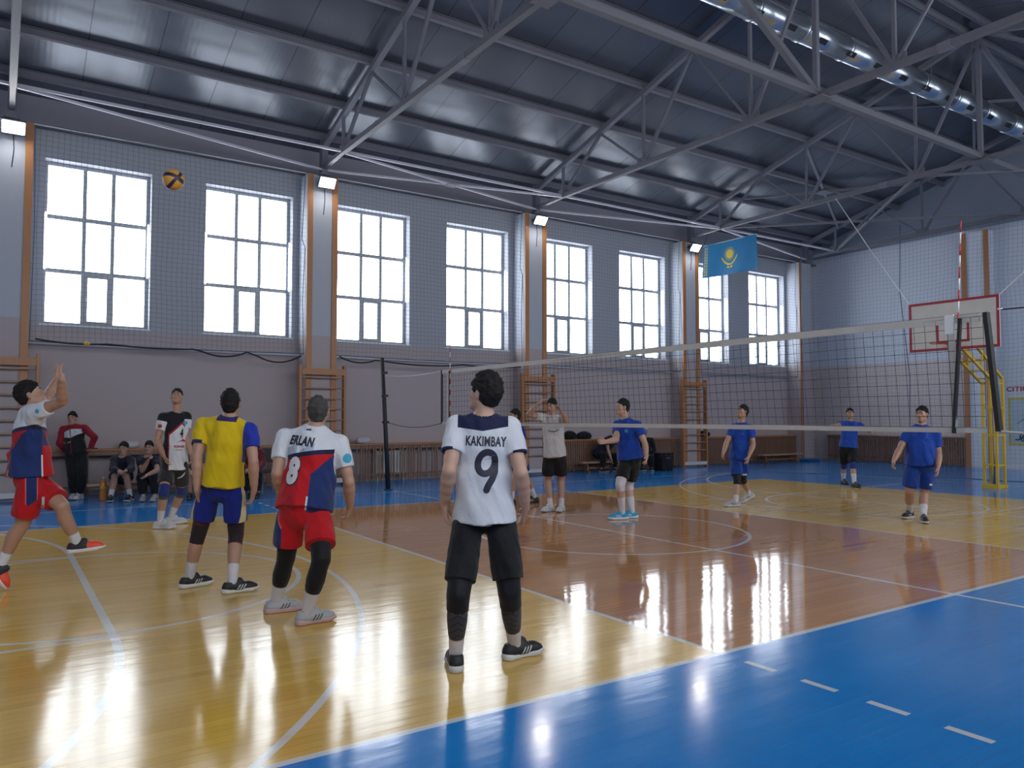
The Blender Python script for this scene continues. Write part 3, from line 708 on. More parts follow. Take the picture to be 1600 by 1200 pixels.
# ---------------------------------------------------------------- volleyballs
def vball(loc, rot, label, held=None):
    m = MATS.get('ball_skin')
    if not m:
        m, b = newmat('ball_skin'); p = coords(); x, y, z = split(p)
        w = noise(p, 3.0, 0)*.10-.05
        band = mx(((x*.9+(y*16).sin()*.022+w).abs() < .018), ((z*.8+(x*18).sin()*.025+y*.5).abs() < .016))
        n = noise(p, 40, 2); c = mixc(n, (.52, .25, .035), (.62, .31, .045)); c = mixc(band, c, (.02, .015, .05))
        setin(b, 'Base Color', c); setin(b, 'Roughness', .5); bump(b, n, .2); MATS['ball_skin'] = m
    bm = bmesh.new(); bmesh.ops.create_uvsphere(bm, u_segments=48, v_segments=24, radius=.105)
    me = bpy.data.meshes.new('volleyball'); bm.to_mesh(me); bm.free(); me.polygons.foreach_set('use_smooth', [True]*len(me.polygons))
    o = link_mesh('volleyball', me, m, None, loc); o.rotation_euler = rot; tag(o, label, 'volleyball')
vball((-5.517, 4.912, 3.97), (.9, 1.9, .6), 'orange yellow and dark volleyball flying in front of the windows')
vball((-.5, 13.72, 1.02), (.4, .2, 1.5), 'yellow and dark volleyball lying on the ledge behind the player in number 8')
# ---------------------------------------------------------------- people: implicit surfaces meshed by surface nets
class Field:
    def __init__(s, lo, hi, h):
        s.lo = np.array(lo, float); s.h = h; s.n = np.ceil((np.array(hi)-s.lo)/h).astype(int)+2
        s.S = np.zeros(s.n, np.float32); s.cuts = []
    def sub(s, lo, hi):
        a = np.maximum(0, np.floor((np.array(lo)-s.lo)/s.h).astype(int)); b = np.minimum(s.n, np.ceil((np.array(hi)-s.lo)/s.h).astype(int)+1)
        if np.any(b <= a): return None
        ax = [s.lo[i]+s.h*np.arange(a[i], b[i]) for i in range(3)]
        g = np.meshgrid(*ax, indexing='ij'); return (slice(a[0], b[0]), slice(a[1], b[1]), slice(a[2], b[2])), np.stack(g, -1).astype(np.float32)
    def cap(s, a, b, ra, rb, k=.008, flat=None, f=1, clipb=False, clipa=False):
        a = np.array(a, float); b = np.array(b, float); R = max(ra, rb)+5*k
        q = s.sub(np.minimum(a, b)-R, np.maximum(a, b)+R)
        if q is None: return s
        sl, P = q; ba = b-a; L2 = ba@ba+1e-12; pa = P-a.astype(np.float32); t = pa@ba.astype(np.float32)/L2
        tc = np.clip(t, 0, 1); w = pa-tc[..., None]*ba.astype(np.float32)
        if flat is not None:
            n = np.array(flat, float); n /= np.linalg.norm(n); wd = w@n.astype(np.float32); w = w+(wd*(1/f-1))[..., None]*n.astype(np.float32)
        d = np.sqrt((w*w).sum(-1))-(ra+(rb-ra)*tc); L = math.sqrt(L2)
        if clipb: d = np.maximum(d, (t-1)*L)
        if clipa: d = np.maximum(d, -t*L)
        s.S[sl] += np.exp(-np.clip(d/k, -12, 30)); return s
    def ell(s, c, ax, r, k=.008):
        c = np.array(c, float); R = max(r)+5*k; q = s.sub(c-R, c+R)
        if q is None: return s
        sl, P = q; w = P-c.astype(np.float32); u = np.stack([w@np.array(a, np.float32) for a in ax], -1); r = np.array(r, np.float32)
        k0 = np.sqrt(((u/r)**2).sum(-1))+1e-6; k1 = np.sqrt(((u/r**2)**2).sum(-1))+1e-6
        s.S[sl] += np.exp(-np.clip(k0*(k0-1)/k1/k, -12, 30)); return s
    def keep(s, fn, lo=None, hi=None, k=.004):
        """intersect with fn(P) > 0 (metres), optionally inside a box only"""
        q = s.sub(s.lo if lo is None else lo, s.lo+s.h*s.n if hi is None else hi)
        if q is None: return s
        sl, P = q; g = np.log(np.maximum(s.S[sl], 1e-9)); s.S[sl] = np.exp(np.minimum(g, np.clip(fn(P)/k, -20, 12))); return s
    def mesh(s):
        g = np.log(np.maximum(s.S, 1e-9)); g[0] = g[-1] = -20; g[:, 0] = g[:, -1] = -20; g[:, :, 0] = g[:, :, -1] = -20
        ins = g > 0; n = s.n
        c = np.zeros(n-1, np.uint8)
        for i in (0, 1):
            for j in (0, 1):
                for k in (0, 1): c += ins[i:n[0]-1+i, j:n[1]-1+j, k:n[2]-1+k]
        act = (c > 0) & (c < 8); idx = np.argwhere(act)
        if len(idx) == 0: return np.zeros((0, 3)), np.zeros((0, 4), int)
        num = np.full(n-1, -1, np.int32); num[tuple(idx.T)] = np.arange(len(idx))
        acc = np.zeros((len(idx), 3)); cnt = np.zeros(len(idx)); cor = np.array([(i, j, k) for i in (0, 1) for j in (0, 1) for k in (0, 1)])
        for a in range(8):
            for b in range(a+1, 8):
                if np.abs(cor[a]-cor[b]).sum() != 1: continue
                ga = g[tuple((idx+cor[a]).T)]; gb = g[tuple((idx+cor[b]).T)]; m = (ga > 0) != (gb > 0)
                t = ga/(ga-gb+1e-12); p = cor[a]+t[:, None]*(cor[b]-cor[a]); acc[m] += p[m]; cnt[m] += 1
        V = s.lo+s.h*(idx+acc/cnt[:, None]); F = []
        for ax in range(3):
            e = [slice(None)]*3; e2 = [slice(None)]*3; e[ax] = slice(0, n[ax]-1); e2[ax] = slice(1, n[ax])
            A = ins[tuple(e)]; B = ins[tuple(e2)]; cr = np.argwhere(A != B)
            u, v = (ax+1) % 3, (ax+2) % 3; q = []
            for du, dv in ((-1, -1), (0, -1), (0, 0), (-1, 0)):
                w = cr.copy(); w[:, u] += du; w[:, v] += dv; q.append(num[tuple(w.T)])
            q = np.stack(q, 1); fl = ~A[tuple(cr.T)]; q[fl] = q[fl][:, ::-1]; F.append(q)
        return V, np.concatenate(F)
def np_mesh(name, V, F, mat, parent, smooth_it=0, attrs=None):
    if smooth_it and len(V):
        for _ in range(smooth_it):
            a = np.zeros_like(V); c = np.zeros(len(V))
            for i in range(4):
                j = (i+1) % 4; np.add.at(a, F[:, i], V[F[:, j]]); np.add.at(c, F[:, i], 1); np.add.at(a, F[:, j], V[F[:, i]]); np.add.at(c, F[:, j], 1)
            V = V*.4+.6*a/np.maximum(c, 1)[:, None]
    me = bpy.data.meshes.new(name); org = ORG[parent.name]; nv, nf = len(V), len(F)
    me.vertices.add(nv); me.vertices.foreach_set('co', (V-np.array(org)).astype(np.float32).ravel())
    me.loops.add(nf*4); me.loops.foreach_set('vertex_index', F.astype(np.int32).ravel())
    me.polygons.add(nf); me.polygons.foreach_set('loop_start', np.arange(0, nf*4, 4, dtype=np.int32)); me.polygons.foreach_set('use_smooth', [True]*nf)
    me.update(calc_edges=True); me.validate()
    for k, a in (attrs(V) if attrs else {}).items():
        if a.ndim == 2: at = me.attributes.new(k, 'FLOAT_VECTOR', 'POINT'); at.data.foreach_set('vector', a.astype(np.float32).ravel())
        else: at = me.attributes.new(k, 'FLOAT', 'POINT'); at.data.foreach_set('value', a.astype(np.float32))
    return link_mesh(name, me, mat, parent, org)
U = lambda v: np.array(v, float)/(np.linalg.norm(v)+1e-12)
def lerp(a, b, t): return np.array(a)*(1-t)+np.array(b)*t
UPV = np.array([0, 0, 1.])
# ---- cloth materials
def cloth(name, fn, rough=.75, wr=.35):
    """fn(x, y, z, ar, al) -> colour node; torso frame coordinates in metres from the hips, ar/al run 0-1 down the sleeves"""
    if name in MATS: return MATS[name]
    m, b = newmat(name); x, y, z = split(attr('loc')); ar = attrf('arm_r'); al = attrf('arm_l')
    c = fn(x, y, z, ar, al); p = coords(); n = noise(p, 7, 3)
    setin(b, 'Base Color', mixc(n*.18, c, (.0, .0, .01))); setin(b, 'Roughness', rough); b.inputs['Specular IOR Level'].default_value = .25
    b.inputs['Sheen Weight'].default_value = .1
    px, py, pz = split(p); fold = noise(combine(px*1.6+pz*.5, py*1.6, pz*.55+px*.4), 4.5, 1.6, .45); weave = noise(p, 220, 1)
    bump(b, fold*1.0+weave*.04, min(1, wr*2.4), .10); MATS[name] = m; return m
def plain(name, col, rough=.75, wr=.35): return cloth(name, lambda *a: mixc(0, col, col), rough, wr)
def skin_mat(name, col):
    if name in MATS: return MATS[name]
    m, b = newmat(name); p = coords(); n = noise(p, 12, 3); n2 = noise(p, 130, 2); hx, hy, hz = split(attr('head'))
    c = mixc(n, [v*.86 for v in col], col)
    lip = ((hx/.024)*(hx/.024)+((hz+.062)/.009)*((hz+.062)/.009) < 1)*(hy > .06); c = mixc(lip*.7, c, (col[0]*.75, col[1]*.45, col[2]*.42))
    chk = X.op('SUBTRACT', 1, (((hx.abs()-.045)/.03)*((hx.abs()-.045)/.03)+((hz+.03)/.03)*((hz+.03)/.03)), clamp=True)*(hy > .03); c = mixc(chk*.25, c, (col[0]*1.0, col[1]*.7, col[2]*.62))
    setin(b, 'Base Color', c); setin(b, 'Roughness', .5); b.inputs['Subsurface Weight'].default_value = .06; b.inputs['Subsurface Radius'].default_value = (.02, .008, .004)
    bump(b, n2, .15, .002); MATS[name] = m; return m
SKIN = skin_mat('skin', (.42, .235, .165)); SKIN2 = skin_mat('skin_light', (.50, .30, .22))
def hair_mat(name, a, b_):
    if name in MATS: return MATS[name]
    m, b = newmat(name); x, y, z = split(coords()); n = noise(combine(x*130, y*130, z*25), 1, 3); g = noise(coords(), 9, 3)
    setin(b, 'Base Color', mixc(g, a, b_)); setin(b, 'Roughness', .75); b.inputs['Specular IOR Level'].default_value = .2; bump(b, n, .6, .004); MATS[name] = m; return m
HAIR = hair_mat('black_hair', (.008, .007, .008), (.018, .016, .017)); HAIRG = hair_mat('greying_hair', (.015, .014, .015), (.10, .095, .10))
EYEW = M('eye_white', (.40, .36, .34), .4); EYED = M('eye_dark', (.02, .012, .01), .2)
# ---- shoes: one upper and one sole shape, in the foot's frame (x forward, z up)
def shoe_shapes():
    hh = .005; f = Field((-.12, -.08, -.02), (.27, .08, .16), hh)
    f.cap((-.045, 0, .045), (.05, .0, .045), .040, .043, .008).cap((.05, 0, .045), (.135, .008, .035), .043, .042, .01).cap((.135, .008, .033), (.178, .006, .028), .040, .032, .008)
    f.cap((-.03, 0, .05), (-.03, 0, .088), .038, .036, .008, clipb=True).cap((.02, 0, .06), (.055, 0, .095), .032, .026, .008)
    f.keep(lambda P: P[..., 2]-.022)
    f.keep(lambda P: np.sqrt(((P[..., 0]+.005)/.038)**2+(P[..., 1]/.029)**2)*.03-.03+np.where(P[..., 2] < .075, 1, 0))
    Vu, Fu = f.mesh()
    g = Field((-.12, -.08, -.02), (.27, .08, .1), hh)
    g.cap((-.045, 0, .02), (.05, -.004, .02), .045, .042, .005).cap((.05, -.004, .02), (.135, .008, .02), .042, .050, .005).cap((.135, .008, .02), (.178, .006, .02), .048, .040, .005)
    g.keep(lambda P: P[..., 2]-.0); g.keep(lambda P: .033+.012*np.maximum(0, -P[..., 0]/.08)-P[..., 2]-.0)
    g.keep(lambda P: P[..., 2]-np.maximum(0, (P[..., 0]-.14))*.22)
    Vs, Fs = g.mesh(); return (Vu, Fu), (Vs, Fs)
SHOE_U, SHOE_S = shoe_shapes()
def shoe_mat(name, base, mark, accent=None):
    if name in MATS: return MATS[name]
    m, b = newmat(name); x, y, z = split(attr('foot'))
    s = (x-z*.7)/.024; stripes = ((s.fract()) < .42)*btw(x-z*.7, .0, .070)*btw(z, .028, .066)*(y.abs() > .022)
    toe = (x > .085)*(z > .03); lace = btw(x, .045, .105)*(y.abs() < .014)
    n = noise(coords(), 60, 2); c = mixc(n, [v*.85 for v in base], base)
    if accent: c = mixc(toe, c, accent)
    if mark: c = mixc(stripes, c, mark)
    c = mixc(lace*(((x*110).fract()) < .5), c, [min(1, v+.12) for v in base]); setin(b, 'Base Color', c); setin(b, 'Roughness', .6); bump(b, n, .15, .002)
    MATS[name] = m; return m
# ---- the figure
POSES = {
 'nine': {"hR": [-4.31, 0.626, 0.941], "hL": [-4.471, 0.734, 0.941], "neck": [-4.397, 0.685, 1.538], "head": [-4.389, 0.68, 1.693], "sR": [-4.256, 0.59, 1.473], "sL": [-4.536, 0.778, 1.482], "eR": [-4.258, 0.465, 1.19], "wR": [-4.157, 0.562, 0.966], "tR": [-4.121, 0.673, 0.816], "eL": [-4.644, 0.681, 1.209], "wL": [-4.599, 0.822, 0.989], "tL": [-4.554, 0.856, 0.809], "aR": [-4.173, 0.663, 0.09], "aL": [-4.59, 0.687, 0.09], "kR": [-4.312, 0.511, 0.46], "kL": [-4.63, 0.591, 0.47], "fR": [-4.024, 0.675, 0.03], "fL": [-4.539, 0.812, 0.03]},
 'yel': {"hR": [-5.176, 3.672, 0.897], "hL": [-5.357, 3.793, 0.908], "neck": [-5.22, 3.701, 1.54], "head": [-5.21, 3.694, 1.666], "sR": [-5.065, 3.597, 1.424], "sL": [-5.418, 3.834, 1.471], "eR": [-5.063, 3.477, 1.143], "wR": [-5.043, 3.516, 0.885], "tR": [-5.06, 3.59, 0.715], "eL": [-5.475, 3.772, 1.176], "wL": [-5.475, 3.746, 0.89], "tL": [-5.414, 3.85, 0.747], "aR": [-5.205, 3.561, 0.09], "aL": [-5.475, 4.003, 0.09], "kR": [-5.138, 3.732, 0.482], "kL": [-5.415, 3.928, 0.498], "fR": [-5.042, 3.599, 0.03], "fL": [-5.415, 3.944, 0.03]},
 'erl': {"hR": [-4.884, 2.319, 0.809], "hL": [-5.06, 2.437, 0.824], "neck": [-4.869, 2.454, 1.453], "head": [-4.849, 2.44, 1.59], "sR": [-4.704, 2.343, 1.332], "sL": [-5.066, 2.586, 1.377], "eR": [-4.646, 2.293, 1.031], "wR": [-4.582, 2.421, 0.819], "tR": [-4.575, 2.531, 0.673], "eL": [-5.149, 2.497, 1.104], "wL": [-5.071, 2.631, 0.901], "tL": [-5.012, 2.749, 0.774], "aR": [-5.004, 2.195, 0.09], "aL": [-5.095, 2.665, 0.09], "kR": [-4.946, 2.066, 0.491], "kL": [-5.058, 2.538, 0.441], "fR": [-4.809, 2.306, 0.03], "fL": [-4.977, 2.635, 0.03]},
 'four': {"hR": [-4.933, 8.331, 0.87], "hL": [-4.767, 8.219, 0.87], "neck": [-4.832, 8.263, 1.605], "head": [-4.839, 8.268, 1.833], "sR": [-5.011, 8.287, 1.541], "sL": [-4.701, 8.295, 1.55], "eR": [-5.084, 8.29, 1.218], "wR": [-5.019, 8.133, 1.007], "tR": [-4.954, 8.11, 0.819], "eL": [-4.711, 8.234, 1.24], "wL": [-4.655, 8.13, 0.997], "tL": [-4.678, 8.018, 0.841], "aR": [-5.053, 8.125, 0.09], "aL": [-4.839, 8.553, 0.09], "kR": [-5.021, 8.066, 0.516], "kL": [-4.718, 8.449, 0.488], "fR": [-4.916, 7.872, 0.03], "fL": [-4.674, 8.322, 0.03]},
 'hid': {"hR": [0.751, 7.909, 0.878], "hL": [0.827, 7.858, 0.878], "neck": [0.761, 7.902, 1.392], "head": [0.733, 7.922, 1.563], "sR": [0.76, 8.024, 1.345], "sL": [0.762, 7.782, 1.336], "eR": [0.763, 8.049, 1.045], "wR": [0.706, 7.964, 0.808], "tR": [0.615, 7.87, 0.68], "eL": [0.82, 7.727, 1.03], "wL": [0.776, 7.624, 0.799], "tL": [0.714, 7.537, 0.649], "aR": [0.584, 7.803, 0.09], "aL": [1.131, 7.873, 0.12], "kR": [0.636, 7.799, 0.48], "kL": [0.945, 7.888, 0.484], "fR": [0.52, 7.89, 0.03], "fL": [0.866, 7.656, 0.03]},
 'whi': {"hR": [0.609, 6.722, 0.908], "hL": [0.767, 6.616, 0.908], "neck": [0.654, 6.691, 1.551], "head": [0.646, 6.697, 1.73], "sR": [0.522, 6.78, 1.529], "sL": [0.794, 6.597, 1.508], "eR": [0.222, 6.757, 1.587], "wR": [0.328, 6.6, 1.768], "tR": [0.477, 6.636, 1.874], "eL": [0.683, 6.319, 1.447], "wL": [0.516, 6.269, 1.642], "tL": [0.573, 6.42, 1.736], "aR": [0.625, 6.711, 0.09], "aL": [0.777, 6.608, 0.09], "kR": [0.671, 6.843, 0.508], "kL": [0.857, 6.718, 0.508], "fR": [0.338, 6.567, 0.03], "fL": [0.517, 6.346, 0.03]},
 'bb': {"hR": [1.024, 5.318, 0.895], "hL": [1.146, 5.236, 0.895], "neck": [0.977, 5.289, 1.51], "head": [0.95, 5.308, 1.695], "sR": [0.955, 5.425, 1.431], "sL": [1.055, 5.092, 1.424], "eR": [0.799, 5.28, 1.202], "wR": [0.538, 5.227, 1.175], "tR": [0.355, 5.172, 1.184], "eL": [1.094, 4.971, 1.138], "wL": [0.977, 4.824, 0.947], "tL": [0.863, 4.719, 0.835], "aR": [0.922, 5.292, 0.09], "aL": [1.154, 5.325, 0.09], "kR": [0.828, 5.234, 0.532], "kL": [1.173, 5.428, 0.491], "fR": [0.68, 5.3, 0.03], "fL": [0.83, 5.198, 0.03]},
 'wlk': {"hR": [3.94, 5.668, 0.835], "hL": [4.054, 5.592, 0.835], "neck": [4.032, 5.606, 1.437], "head": [4.058, 5.589, 1.642], "sR": [3.981, 5.736, 1.356], "sL": [4.091, 5.446, 1.347], "eR": [3.817, 5.745, 1.102], "wR": [3.658, 5.698, 0.904], "tR": [3.536, 5.631, 0.782], "eL": [4.055, 5.367, 1.057], "wL": [3.889, 5.332, 0.862], "tL": [3.801, 5.318, 0.7], "aR": [3.69, 5.457, 0.09], "aL": [4.387, 5.747, 0.16], "kR": [3.838, 5.547, 0.441], "kL": [4.114, 5.662, 0.443], "fR": [3.482, 5.532, 0.03], "fL": [4.068, 5.617, 0.03]},
 'far': {"hR": [8.982, 6.816, 0.858], "hL": [9.15, 6.702, 0.858], "neck": [9.12, 6.723, 1.437], "head": [9.114, 6.726, 1.626], "sR": [8.954, 6.834, 1.394], "sL": [9.279, 6.616, 1.365], "eR": [8.66, 6.786, 1.353], "wR": [8.406, 6.745, 1.34], "tR": [8.227, 6.704, 1.342], "eL": [9.571, 6.657, 1.304], "wL": [9.455, 6.449, 1.206], "tL": [9.332, 6.314, 1.224], "aR": [9.327, 7.054, 0.09], "aL": [8.811, 6.46, 0.09], "kR": [9.16, 6.931, 0.47], "kL": [8.957, 6.573, 0.481], "fR": [8.86, 6.771, 0.03], "fL": [8.504, 6.246, 0.03]},
 'hvy': {"hR": [4.504, 2.788, 0.845], "hL": [4.688, 2.665, 0.836], "neck": [4.611, 2.717, 1.393], "head": [4.627, 2.706, 1.586], "sR": [4.528, 2.869, 1.305], "sL": [4.692, 2.542, 1.29], "eR": [4.363, 2.915, 1.056], "wR": [4.174, 2.907, 0.879], "tR": [4.047, 2.86, 0.753], "eL": [4.695, 2.505, 0.967], "wL": [4.514, 2.431, 0.797], "tL": [4.417, 2.389, 0.645], "aR": [4.668, 2.954, 0.09], "aL": [4.388, 2.591, 0.09], "kR": [4.458, 2.831, 0.423], "kL": [4.642, 2.709, 0.394], "fR": [4.371, 2.988, 0.03], "fL": [4.184, 2.596, 0.03]},
 'coach': {"hR": [-5.784, 13.254, 0.842], "hL": [-5.613, 13.139, 0.842], "neck": [-5.756, 13.356, 1.373], "head": [-5.769, 13.365, 1.525], "sR": [-5.907, 13.457, 1.312], "sL": [-5.573, 13.233, 1.336], "eR": [-5.973, 13.31, 1.055], "wR": [-5.845, 13.456, 0.885], "tR": [-5.79, 13.613, 0.804], "eL": [-5.416, 13.037, 1.167], "wL": [-5.48, 13.1, 0.925], "tL": [-5.517, 13.263, 0.847], "aR": [-5.731, 13.219, 0.09], "aL": [-5.632, 13.152, 0.09], "kR": [-5.769, 13.046, 0.457], "kL": [-5.609, 12.956, 0.456], "fR": [-5.795, 12.401, 0.03], "fL": [-5.667, 12.314, 0.03]},
 'sitA': {"hR": [-5.043, 12.751, 0.397], "hL": [-4.892, 12.65, 0.397], "neck": [-5.009, 12.463, 0.793], "head": [-4.989, 12.45, 0.96], "sR": [-5.127, 12.543, 0.758], "sL": [-4.88, 12.377, 0.758], "eR": [-5.184, 12.293, 0.596], "wR": [-5.097, 12.051, 0.571], "tR": [-5.066, 11.872, 0.535], "eL": [-4.889, 12.122, 0.594], "wL": [-5.022, 11.901, 0.577], "tL": [-5.083, 11.732, 0.533], "aR": [-5.197, 12.364, 0.09], "aL": [-4.884, 12.291, 0.09], "kR": [-5.145, 12.334, 0.463], "kL": [-4.969, 12.223, 0.463], "fR": [-5.243, 12.028, 0.03], "fL": [-4.938, 11.822, 0.03]},
 'sitB': {"hR": [-4.632, 12.543, 0.38], "hL": [-4.491, 12.448, 0.38], "neck": [-4.608, 12.309, 0.788], "head": [-4.581, 12.292, 0.974], "sR": [-4.717, 12.383, 0.752], "sL": [-4.478, 12.222, 0.752], "eR": [-4.713, 12.157, 0.55], "wR": [-4.629, 12.022, 0.754], "tR": [-4.612, 11.861, 0.843], "eL": [-4.479, 11.986, 0.563], "wL": [-4.682, 11.845, 0.486], "tL": [-4.766, 11.694, 0.419], "aR": [-4.683, 12.155, 0.09], "aL": [-4.496, 12.029, 0.09], "kR": [-4.728, 12.113, 0.436], "kL": [-4.537, 12.015, 0.434], "fR": [-4.714, 11.927, 0.03], "fL": [-4.531, 11.803, 0.03]},
 'sitC': {"hR": [-3.824, 12.425, 0.376], "hL": [-3.669, 12.321, 0.376], "neck": [-3.796, 12.19, 0.806], "head": [-3.779, 12.178, 0.99], "sR": [-3.908, 12.265, 0.77], "sL": [-3.673, 12.107, 0.769], "eR": [-3.979, 12.054, 0.564], "wR": [-3.925, 11.806, 0.516], "tR": [-3.902, 11.633, 0.455], "eL": [-3.67, 11.887, 0.561], "wL": [-3.845, 11.701, 0.519], "tL": [-3.921, 11.543, 0.461], "aR": [-3.892, 12.05, 0.09], "aL": [-3.742, 11.948, 0.09], "kR": [-3.931, 11.997, 0.433], "kL": [-3.749, 11.887, 0.432], "fR": [-3.94, 11.803, 0.03], "fL": [-3.792, 11.702, 0.03]},
 'sitD': {"hR": [-2.84, 12.058, 0.395], "hL": [-2.673, 11.946, 0.395], "neck": [-2.79, 11.904, 0.89], "head": [-2.792, 11.906, 1.065], "sR": [-2.925, 11.995, 0.865], "sL": [-2.654, 11.813, 0.865], "eR": [-3.021, 11.802, 0.653], "wR": [-2.968, 11.581, 0.528], "tR": [-2.945, 11.4, 0.501], "eL": [-2.662, 11.599, 0.651], "wL": [-2.817, 11.431, 0.53], "tL": [-2.919, 11.278, 0.507], "aR": [-2.931, 11.698, 0.09], "aL": [-2.768, 11.588, 0.09], "kR": [-2.975, 11.643, 0.451], "kL": [-2.768, 11.516, 0.45], "fR": [-2.998, 11.443, 0.03], "fL": [-2.837, 11.334, 0.03]},
 'sitE': {"hR": [7.24, 13.384, 0.503], "hL": [7.3, 13.343, 0.467], "neck": [7.469, 12.929, 0.983], "head": [7.618, 12.829, 0.893], "sR": [7.319, 13.03, 0.911], "sL": [7.589, 12.849, 0.929], "eR": [7.287, 12.941, 0.627], "wR": [7.343, 12.872, 0.36], "tR": [7.309, 12.781, 0.205], "eL": [7.578, 12.84, 0.606], "wL": [7.535, 12.794, 0.358], "tL": [7.501, 12.704, 0.202], "aR": [7.141, 13.048, 0.09], "aL": [7.647, 13.031, 0.09], "kR": [7.189, 12.964, 0.503], "kL": [7.598, 12.971, 0.456], "fR": [6.988, 12.655, 0.03], "fL": [7.618, 12.836, 0.03]},
 'sitF': {"hR": [8.701, 13.073, 0.328], "hL": [8.872, 12.958, 0.328], "neck": [8.713, 12.944, 0.946], "head": [8.714, 12.944, 1.169], "sR": [8.573, 13.038, 0.89], "sL": [8.867, 12.841, 0.89], "eR": [8.483, 13.106, 0.593], "wR": [8.555, 12.917, 0.431], "tR": [8.519, 12.748, 0.366], "eL": [8.922, 12.77, 0.594], "wL": [8.724, 12.803, 0.431], "tL": [8.563, 12.742, 0.365], "aR": [8.441, 12.827, 0.09], "aL": [8.669, 12.672, 0.09], "kR": [8.338, 12.793, 0.388], "kL": [8.605, 12.577, 0.389], "fR": [8.095, 12.513, 0.03], "fL": [8.378, 12.321, 0.03]},
 'srv': {"head": [-6.711, 4.729, 1.743], "neck": [-6.717, 4.734, 1.61], "sR": [-6.676, 4.501, 1.58], "sL": [-6.691, 4.921, 1.594], "hR": [-6.697, 4.612, 0.983], "hL": [-6.7, 4.83, 0.974], "eR": [-6.489, 4.274, 1.679], "wR": [-6.512, 4.088, 1.866], "tR": [-6.527, 4.204, 2.004], "eL": [-6.556, 5.16, 1.737], "wL": [-6.476, 5.335, 1.92], "tL": [-6.501, 5.439, 2.064], "aR": [-6.891, 4.826, 0.237], "fR": [-6.844, 4.818, 0.04], "kR": [-6.742, 4.738, 0.588], "aL": [-6.324, 4.59, 0.399], "fL": [-6.134, 4.463, 0.37], "kL": [-6.457, 4.511, 0.745]}}
def person(key, label, head_to, skin=SKIN, hair=HAIR, top=None, sleeve=.62, bottom=None, hem=.78, shirt_hem=-.06, w=1.0, belly=0, shoes=None, sole=(.62, .62, .62), feet=(0, 0), pitch=(0, 0),
           socks=None, tubes=(), h=.0075, curl=25, thumb=None, hairc=-.012, hairt=.0, kitmats=None, fine=True, loose=.018, collar=.066, shortw=.028, sx=0, cuts=True):
    J = {k: np.array(v) for k, v in POSES[key].items()}
    base = (J['aR']+J['aL'])/2; base = np.array([base[0], base[1], 0.]); root = thing('person', tuple(base), label, 'person')
    P0 = (J['hR']+J['hL'])/2; N = J['neck']; up = U(N-P0); rt = U(J['sR']-J['sL']); rt = U(rt-up*(rt@up)); fr = np.cross(up, rt)
    hr = U(J['hR']-J['hL']); hr = U(hr*.7+rt*.3)
    TL = np.linalg.norm(N-P0); s = 1.0
    lo = np.min(list(J.values()), 0)-.17; hi = np.max(list(J.values()), 0)+.17; lo[2] = max(lo[2], -.02)
    Wd = w
    def torso(f, add, k=.014, top_f=.80):
        pel = P0+up*.03
        f.cap(J['hR']*.55+J['hL']*.45+up*.03, J['hL']*.55+J['hR']*.45+up*.03, (.112*Wd+add), (.112*Wd+add), k, fr, .98)
        f.cap(pel, lerp(P0, N, .38)+fr*belly*.4, .146*Wd+add, .142*Wd+add+belly*.25, k, fr, .76+belly)
        f.cap(lerp(P0, N, .38)+fr*belly*.4, lerp(P0, N, .68), .142*Wd+add+belly*.25, .160*Wd+add, k, fr, .70+belly)
        sm = (J['sR']+J['sL'])/2
        f.cap(lerp(P0, N, .66), lerp(P0, N, .86), .155*Wd+add, .105*Wd+add, k, fr, .74)
        for a in ('sR', 'sL'):
            ins = lerp(J[a], lerp(P0, N, .85), .22)
            f.cap(ins-up*.035, lerp(J[a], sm, .75)-up*.03, .062*Wd+add*.8, .085*Wd+add*.8, k, fr, .95)
            f.cap(lerp(J[a], N, .12)-up*.0, N-up*.035, .046+add*.5, .058+add*.6, k)
    def arm_r(t):      # radius along shoulder 0 - elbow 1 - wrist 2
        return float(np.interp(t, [0, .3, .9, 1.0, 1.25, 1.8, 2.0], [.055, .050, .040, .039, .043, .030, .026]))*(.75+.25*Wd)
    def armpt(sd, t):
        a, b, c = J['s'+sd], J['e'+sd], J['w'+sd]; return lerp(a, b, t) if t <= 1 else lerp(b, c, t-1)
    def leg_r(t):      # hip 0 - knee 1 - ankle 2
        return float(np.interp(t, [0, .3, .85, 1.0, 1.12, 1.35, 1.8, 2.0, 2.1], [.080, .080, .062, .056, .053, .058, .039, .035, .035]))*(.7+.3*Wd)
    def legpt(sd, t):
        a, b, c = J['h'+sd], J['k'+sd], J['a'+sd]; p = lerp(a, b, t) if t <= 1 else lerp(b, c, t-1)
        back = U(np.cross(U(J['k'+sd]-J['a'+sd]), hr)); back = -back
        bulge = float(np.interp(t, [0, .5, 1, 1.3, 1.7, 2], [0, -.008, 0, .014, .004, 0])); sgn = -1 if np.cross(U(J['k'+sd]-J['a'+sd]), hr)@fr > 0 else 1
        return p+np.cross(U(J['k'+sd]-J['a'+sd]), hr)*sgn*bulge
    def limb(f, fp, fr_, ts, add, k=.006, clip=(False, False), step=.25, grow=0):
        t0, t1 = ts; n = max(1, int(math.ceil((t1-t0)/step-1e-6))); tt = [t0+(t1-t0)*i/n for i in range(n+1)]
        if t0 < 1 < t1 and not any(abs(t-1) < .02 for t in tt): tt = sorted(tt+[1.0])
        for i in range(len(tt)-1):
            a, b = tt[i], tt[i+1]
            f.cap(fp(a), fp(b), fr_(a)+add+grow*(a-t0), fr_(b)+add+grow*(b-t0), k, clipa=clip[0] and i == 0, clipb=clip[1] and i == len(tt)-2)
    # ---- head frame
    hc = J['head']
    look = U(np.array(head_to)-hc) if not isinstance(head_to, tuple) or len(head_to) == 3 else None
